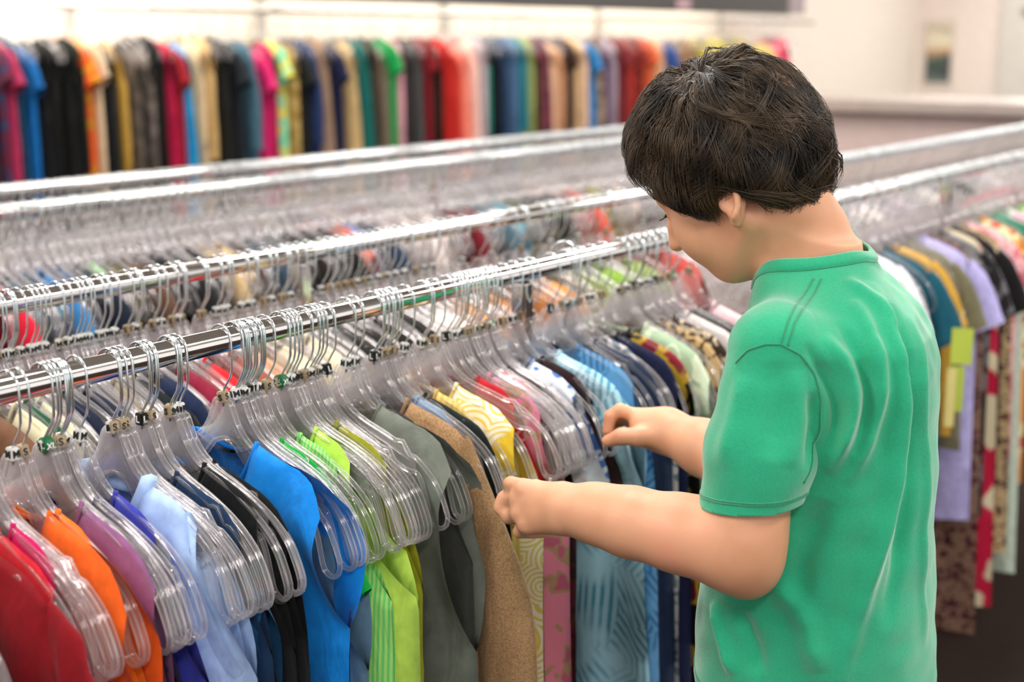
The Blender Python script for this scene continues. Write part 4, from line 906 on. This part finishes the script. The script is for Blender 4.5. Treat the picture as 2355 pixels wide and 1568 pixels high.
def seam(P, r=.0009, n=60, closed=False, off=.0004):
    A = np.array([tuple(p) for p in P]); d = np.r_[0, np.cumsum(np.linalg.norm(np.diff(A, axis=0), axis=1))]; t = np.linspace(0, d[-1], n)
    Q = snap(np.stack([np.interp(t, d, A[:, i]) for i in range(3)], 1), off); m = MB(); m.tube(Q, r, 5, closed=closed); sub('seam', m.mesh('seam'), STITCH, shirt)['label'] = 'darker green stitched seam'
A = NECKRING; cen = A.mean(0)
rib = MB(); V = []; Fq = []; prof = [(.0005, -.004), (.0030, -.002), (.0032, .004), (.0022, .010), (-.0002, .0115), (-.0020, .010), (-.0018, .0), (-.0012, -.005)]
nn = NNV
for p in A:
    o_ = p-cen; o_ -= nn*(o_@nn); o_ /= np.linalg.norm(o_)
    for a, b in prof: V.append(p+o_*(a-b*.35)+nn*b*.9)
npf = len(prof)
for i in range(72):
    for k in range(npf): j = (i+1) % 72; Fq.append((i*npf+k, i*npf+(k+1) % npf, j*npf+(k+1) % npf, j*npf+k))
rib.add(V, Fq); sub('collar', rib.mesh('collar'), JERSEY, shirt)['label'] = 'ribbed crew collar'
ring = [Vector(p+(p-cen)/np.linalg.norm(p-cen)*.0045-nn*.002) for p in A]; m = MB(); m.tube(snap(ring, .0006), .0010, 5, closed=True); sub('seam', m.mesh('seam'), STITCH, shirt)
# shoulder seam (double), armhole seam, cuff and hem stitching
def pseam(P, r=.001): seam([on_shirt(*p) for p in P], r, 80)
pseam([(1872, 640), (1838, 690), (1812, 740), (1796, 792)]); pseam([(1890, 640), (1854, 700), (1826, 745), (1812, 795)])
pseam([(1692, 835), (1720, 805), (1760, 792), (1796, 792), (1840, 815), (1872, 860), (1888, 920), (1886, 990), (1868, 1060), (1848, 1110)], .0013)
for dd in (.012, .0145):
    for lp, ax in ((cuffs[0], -aL), (cuffs[1], -aR)):
        B_ = resample(lp, 60, 2); m = MB(); m.tube(snap(B_+ax*dd, .0004), .0008, 5, closed=True); sub('seam', m.mesh('seam'), STITCH, shirt)
hl = min(tloops, key=lambda L_: np.mean([p.z for p in L_])); B_ = resample(hl, 90, 2)
for dd in (.012, .016): m = MB(); m.tube(snap(B_+BU*dd, .0004), .0008, 5, closed=True); sub('seam', m.mesh('seam'), STITCH, shirt)

# trousers, legs' cloth down to the shoes, shoes
def build_jeans():
    F = Field((1.16, .40, .03), (1.86, .96, .80), .0045)
    hip = Bp(-.01, -.02, -.47); F.ell(hip, (.135, .105, .12), BA, .03)
    for s in (1, -1):
        F.chain([hip+BL*s*.062-BU*.04, hip+BL*s*.072-BU*.34+BF*.012, hip+BL*s*.075-BU*.64-BF*.01], [.076, .060, .058], .03)
    return F.mesh('jeans', 2)
JEAN = fabric('#1b2436', 'heather', '#121826')
child('jeans', build_jeans(), JEAN)['label'] = 'dark trousers'
for s in (1, -1):
    F = Field(tuple(Bp(s*.075, .03, 0)*v3(1, 1, 0)-v3(.16, .16, .01)), tuple(Bp(s*.075, .03, 0)*v3(1, 1, 0)+v3(.16, .16, .13)), .004)
    b = Bp(s*.075, -.03, 0)*v3(1, 1, 0)
    F.chain([b+BU*.035, b+BF*.09+BU*.032, b+BF*.15+BU*.026], [.034, .036, .028], .02); F.chain([b+BU*.04, b+BU*.08], [.036, .036], .02)
    F.apply(lambda X, Y, Z: Z+0*X+0*Y-.004, b-.3, b+.3, 'sub', .004)
    child('shoe', F.mesh('shoe', 2), simple('shoe_canvas', '#3c3c40', .8))

# eyes, brows, lashes
EYE = simple('eye_white', '#e9e4df', .25); IRIS = simple('iris_brown', '#2c1a10', .2); LASH = simple('lash_dark', '#17110d', .6)
def ball(c, r, n=20):
    V = []; Fq = []; c = v3(*c)
    for i in range(n+1):
        for k in range(2*n):
            a, b = math.pi*i/n, math.pi*k/n; V.append(c+r*(math.cos(a)*HF+math.sin(a)*(math.cos(b)*HL+math.sin(b)*HU)))
    for i in range(n):
        for k in range(2*n): Fq.append((i*2*n+k, i*2*n+(k+1) % (2*n), (i+1)*2*n+(k+1) % (2*n), (i+1)*2*n+k))
    return V, Fq
for s in (1, -1):
    m = MB(); m.add(*ball(Hp(s*.031, .0700, -.0178), .0128)); ey = child('eye', m.mesh('eye'), EYE)
    m = MB(); m.add(*ball(Hp(s*.031, .0785, -.0190), .0052, 12)); sub('iris', m.mesh('iris'), IRIS, ey)
    m = MB()
    for k in range(17):
        t = -1+2*k/16; b = Hp(s*.031+t*.0105, .0852-.004*t*t, -.0165-.0018*t*t); tip = b+HF*.008+HU*(-.0015)+HL*(t*.003+s*.0015)
        m.tube([b, (b+tip)/2-HU*.0012, tip], [.0005, .0004, .0001], 4)
    m.tube([Hp(s*.031+t*.0110, .0846-.0045*t*t, -.0160-.0020*t*t) for t in (-1, -.6, -.2, .2, .6, 1)], .0008, 5); child('eyelashes', m.mesh('eyelashes'), LASH)
    m = MB()
    for k in range(34):
        t = k/33; b = Hp(s*(.012+.034*t), .0915-.014*t*t, .003+.004*math.sin(t*3)+rnd.uniform(-.002, .002)); m.tube([b, b+HL*s*.007+HU*.001], [.0006, .0002], 4)
    child('eyebrow', m.mesh('eyebrow'), LASH)
m = MB(); m.tube([Hp(-.017, .0755, -.0798), Hp(0, .0822, -.0795), Hp(.017, .0755, -.0798)], [.0008, .0016, .0008], 6); child('lips', m.mesh('lips'), simple('lip_skin', '#b5695c', .45))

# ------------------------------------------------------------ hair
AB = [0, 15, 30, 45, 58, 70, 80, 90, 99, 108, 120, 150, 180]
EB = [40, 37, 27, 8, -16, -41, -38, -26, -24, -33, -45, -62, -72]
def eb(a): return float(np.interp(abs(a), AB, EB))
HR_ = (.099, .111, .109)
def ro(a, e):
    ca, sa, ce, se = math.cos(a), math.sin(a), math.cos(e), math.sin(e)
    d = 1/math.sqrt((ce*sa/HR_[0])**2+(ce*ca/HR_[1])**2+(se/HR_[2])**2)
    d *= 1+.05*math.exp(-((math.degrees(a))/60)**2)*math.exp(-((math.degrees(e)-28)/30)**2)      # fringe bulge
    d *= 1-.10*max(0, -se)**.8*(1 if abs(a) < 1.8 else .2)
    if abs(a) > 1.9: d *= 1+.07*max(0, min(1, -e/.5))*min(1, (abs(a)-1.9)/.5)
    return d
def hpos(a, e, r, c=(0, .0, .012)): return Hp(c[0]+r*math.cos(e)*math.sin(a), c[1]+r*math.cos(e)*math.cos(a), c[2]+r*math.sin(e))
def tuft(a, e): return .018*math.sin(7*a+2.1*math.sin(3*e+1))+.016*math.sin(15*a+5*e+2*math.sin(3*a))+.014*math.sin(9*e+3*math.sin(4*a))+.010*math.sin(27*a-8*e)
na, ne = 120, 40; V = []; Fq = []
for j in range(ne+1):
    for i in range(na):
        a = -math.pi+2*math.pi*i/na; e1 = R(eb(math.degrees(a))+2*math.sin(a*23)); s = j/ne; e = math.pi/2-(math.pi/2-e1)*s
        r = ro(a, e)*(.945+tuft(a, e)); r *= 1-.13*max(0, (s-.86)/.14)**2; V.append(hpos(a, e, r))
for i in range(na):
    a = -math.pi+2*math.pi*i/na; e = R(eb(math.degrees(a))+3); V.append(hpos(a, e, ro(a, e)*.76))
for j in range(ne+1):
    for i in range(na): Fq.append((j*na+i, (j+1)*na+i, (j+1)*na+(i+1) % na, j*na+(i+1) % na))
m = MB(); m.add(V, Fq)
def hair_mat(name, c0, c1):
    N = NT(name); g = N.add('ShaderNodeTexNoise', i_Scale=26.0, i_Detail=4.0); N.link(N.coords(), g.inputs['Vector'])
    N.link(N.ramp(g.outputs[0], [(.35, srgb(c0)), (.65, srgb(c1))]), N.b.inputs['Base Color']); N.b.inputs['Roughness'].default_value = .46
    N.b.inputs['Specular IOR Level'].default_value = .55; return N.m
HMAT = hair_mat('dark_brown_hair', '#19120c', '#2b2016'); HSTR = hair_mat('dark_brown_strands', '#1d140b', '#4e3b25')
hair = child('hair', m.mesh('hair'), HMAT); hair['label'] = 'thick tousled dark brown hair'
WH = np.array([.042, -.034, .105]); WH /= np.linalg.norm(WH)
t1 = np.cross(WH, [0, 1, 0]); t1 /= np.linalg.norm(t1); t2 = np.cross(WH, t1)
rh = random.Random(11); V = []; Fq = []
clumps = [(rh.uniform(0, 6.283), math.acos(1-rh.random()*1.75), rh.gauss(.3, .85), rh.uniform(.96, 1.06), rh.uniform(.4, .8)) for _ in range(520)]
NP = 10
def strand(phi, th, sw, rad, length, tip_in, wid):
    pts = []; th0 = th; ph = phi
    for k in range(NP):
        t = k/(NP-1); q = th0+length*t; ph = phi+sw*(q*.6)+.35*sw*math.sin(q*4+phi*3)
        d = math.cos(q)*WH+math.sin(q)*(math.cos(ph)*t1+math.sin(ph)*t2); e = math.asin(max(-1, min(1, d[2]))); a = math.atan2(d[0], d[1])
        lim = R(eb(math.degrees(a)))
        if e < lim-R(3)+tip_in*R(5):
            break
        rr = ro(a, e)*(rad*(1-.05*(1-min(1, t*4)))-.0+.02*math.sin(3.14*t)+tuft(a, e)*.8)
        near = (e-lim)/R(14)
        if near < 1: rr *= 1-.06*(1-max(0, near))**2
        pts.append(hpos(a, e, rr))
    if len(pts) < 4: return
    b = len(V); n = len(pts)
    for i, p in enumerate(pts):
        tn = pts[min(i+1, n-1)]-pts[max(i-1, 0)]; tn /= np.linalg.norm(tn)+1e-9; out = p-HCN; out /= np.linalg.norm(out); sd = np.cross(tn, out); w_ = wid*(1-.85*(i/(n-1))**1.5)
        V.extend([p+sd*w_, p+out*w_*1.1, p-sd*w_])
    for i in range(n-1):
        for k in range(3): Fq.append((b+i*3+k, b+i*3+(k+1) % 3, b+(i+1)*3+(k+1) % 3, b+(i+1)*3+k))
for c in clumps:
    for j in range(34):
        strand(c[0]+rh.gauss(0, .05)/max(.25, math.sin(c[1])), max(.04, c[1]+rh.gauss(0, .07)), c[2]+rh.gauss(0, .08), c[3]*rh.uniform(.985, 1.015), c[4]*rh.uniform(.7, 1.1), rh.uniform(-1, 1), rh.uniform(.00035, .00065))
for _ in range(90):      # loose locks that stand off the head
    ph0, th0_, sw0 = rh.uniform(0, 6.283), rh.uniform(.2, 1.9), rh.gauss(.2, .9); rd = rh.uniform(1.03, 1.085)
    for j in range(14): strand(ph0+rh.gauss(0, .022), th0_+rh.gauss(0, .03), sw0+rh.gauss(0, .05), rd*rh.uniform(.99, 1.008), rh.uniform(.35, .6), -1, rh.uniform(.0004, .0007))
for _ in range(3200):
    strand(rh.uniform(0, 6.283), math.acos(1-rh.random()*1.8), rh.uniform(-.4, .4), rh.uniform(.965, 1.045), rh.uniform(.4, .9), rh.uniform(-1.3, .6), rh.uniform(.0003, .0006))
m = MB(); m.V = V; m.F = Fq; sub('strands', m.mesh('strands'), HSTR, hair)
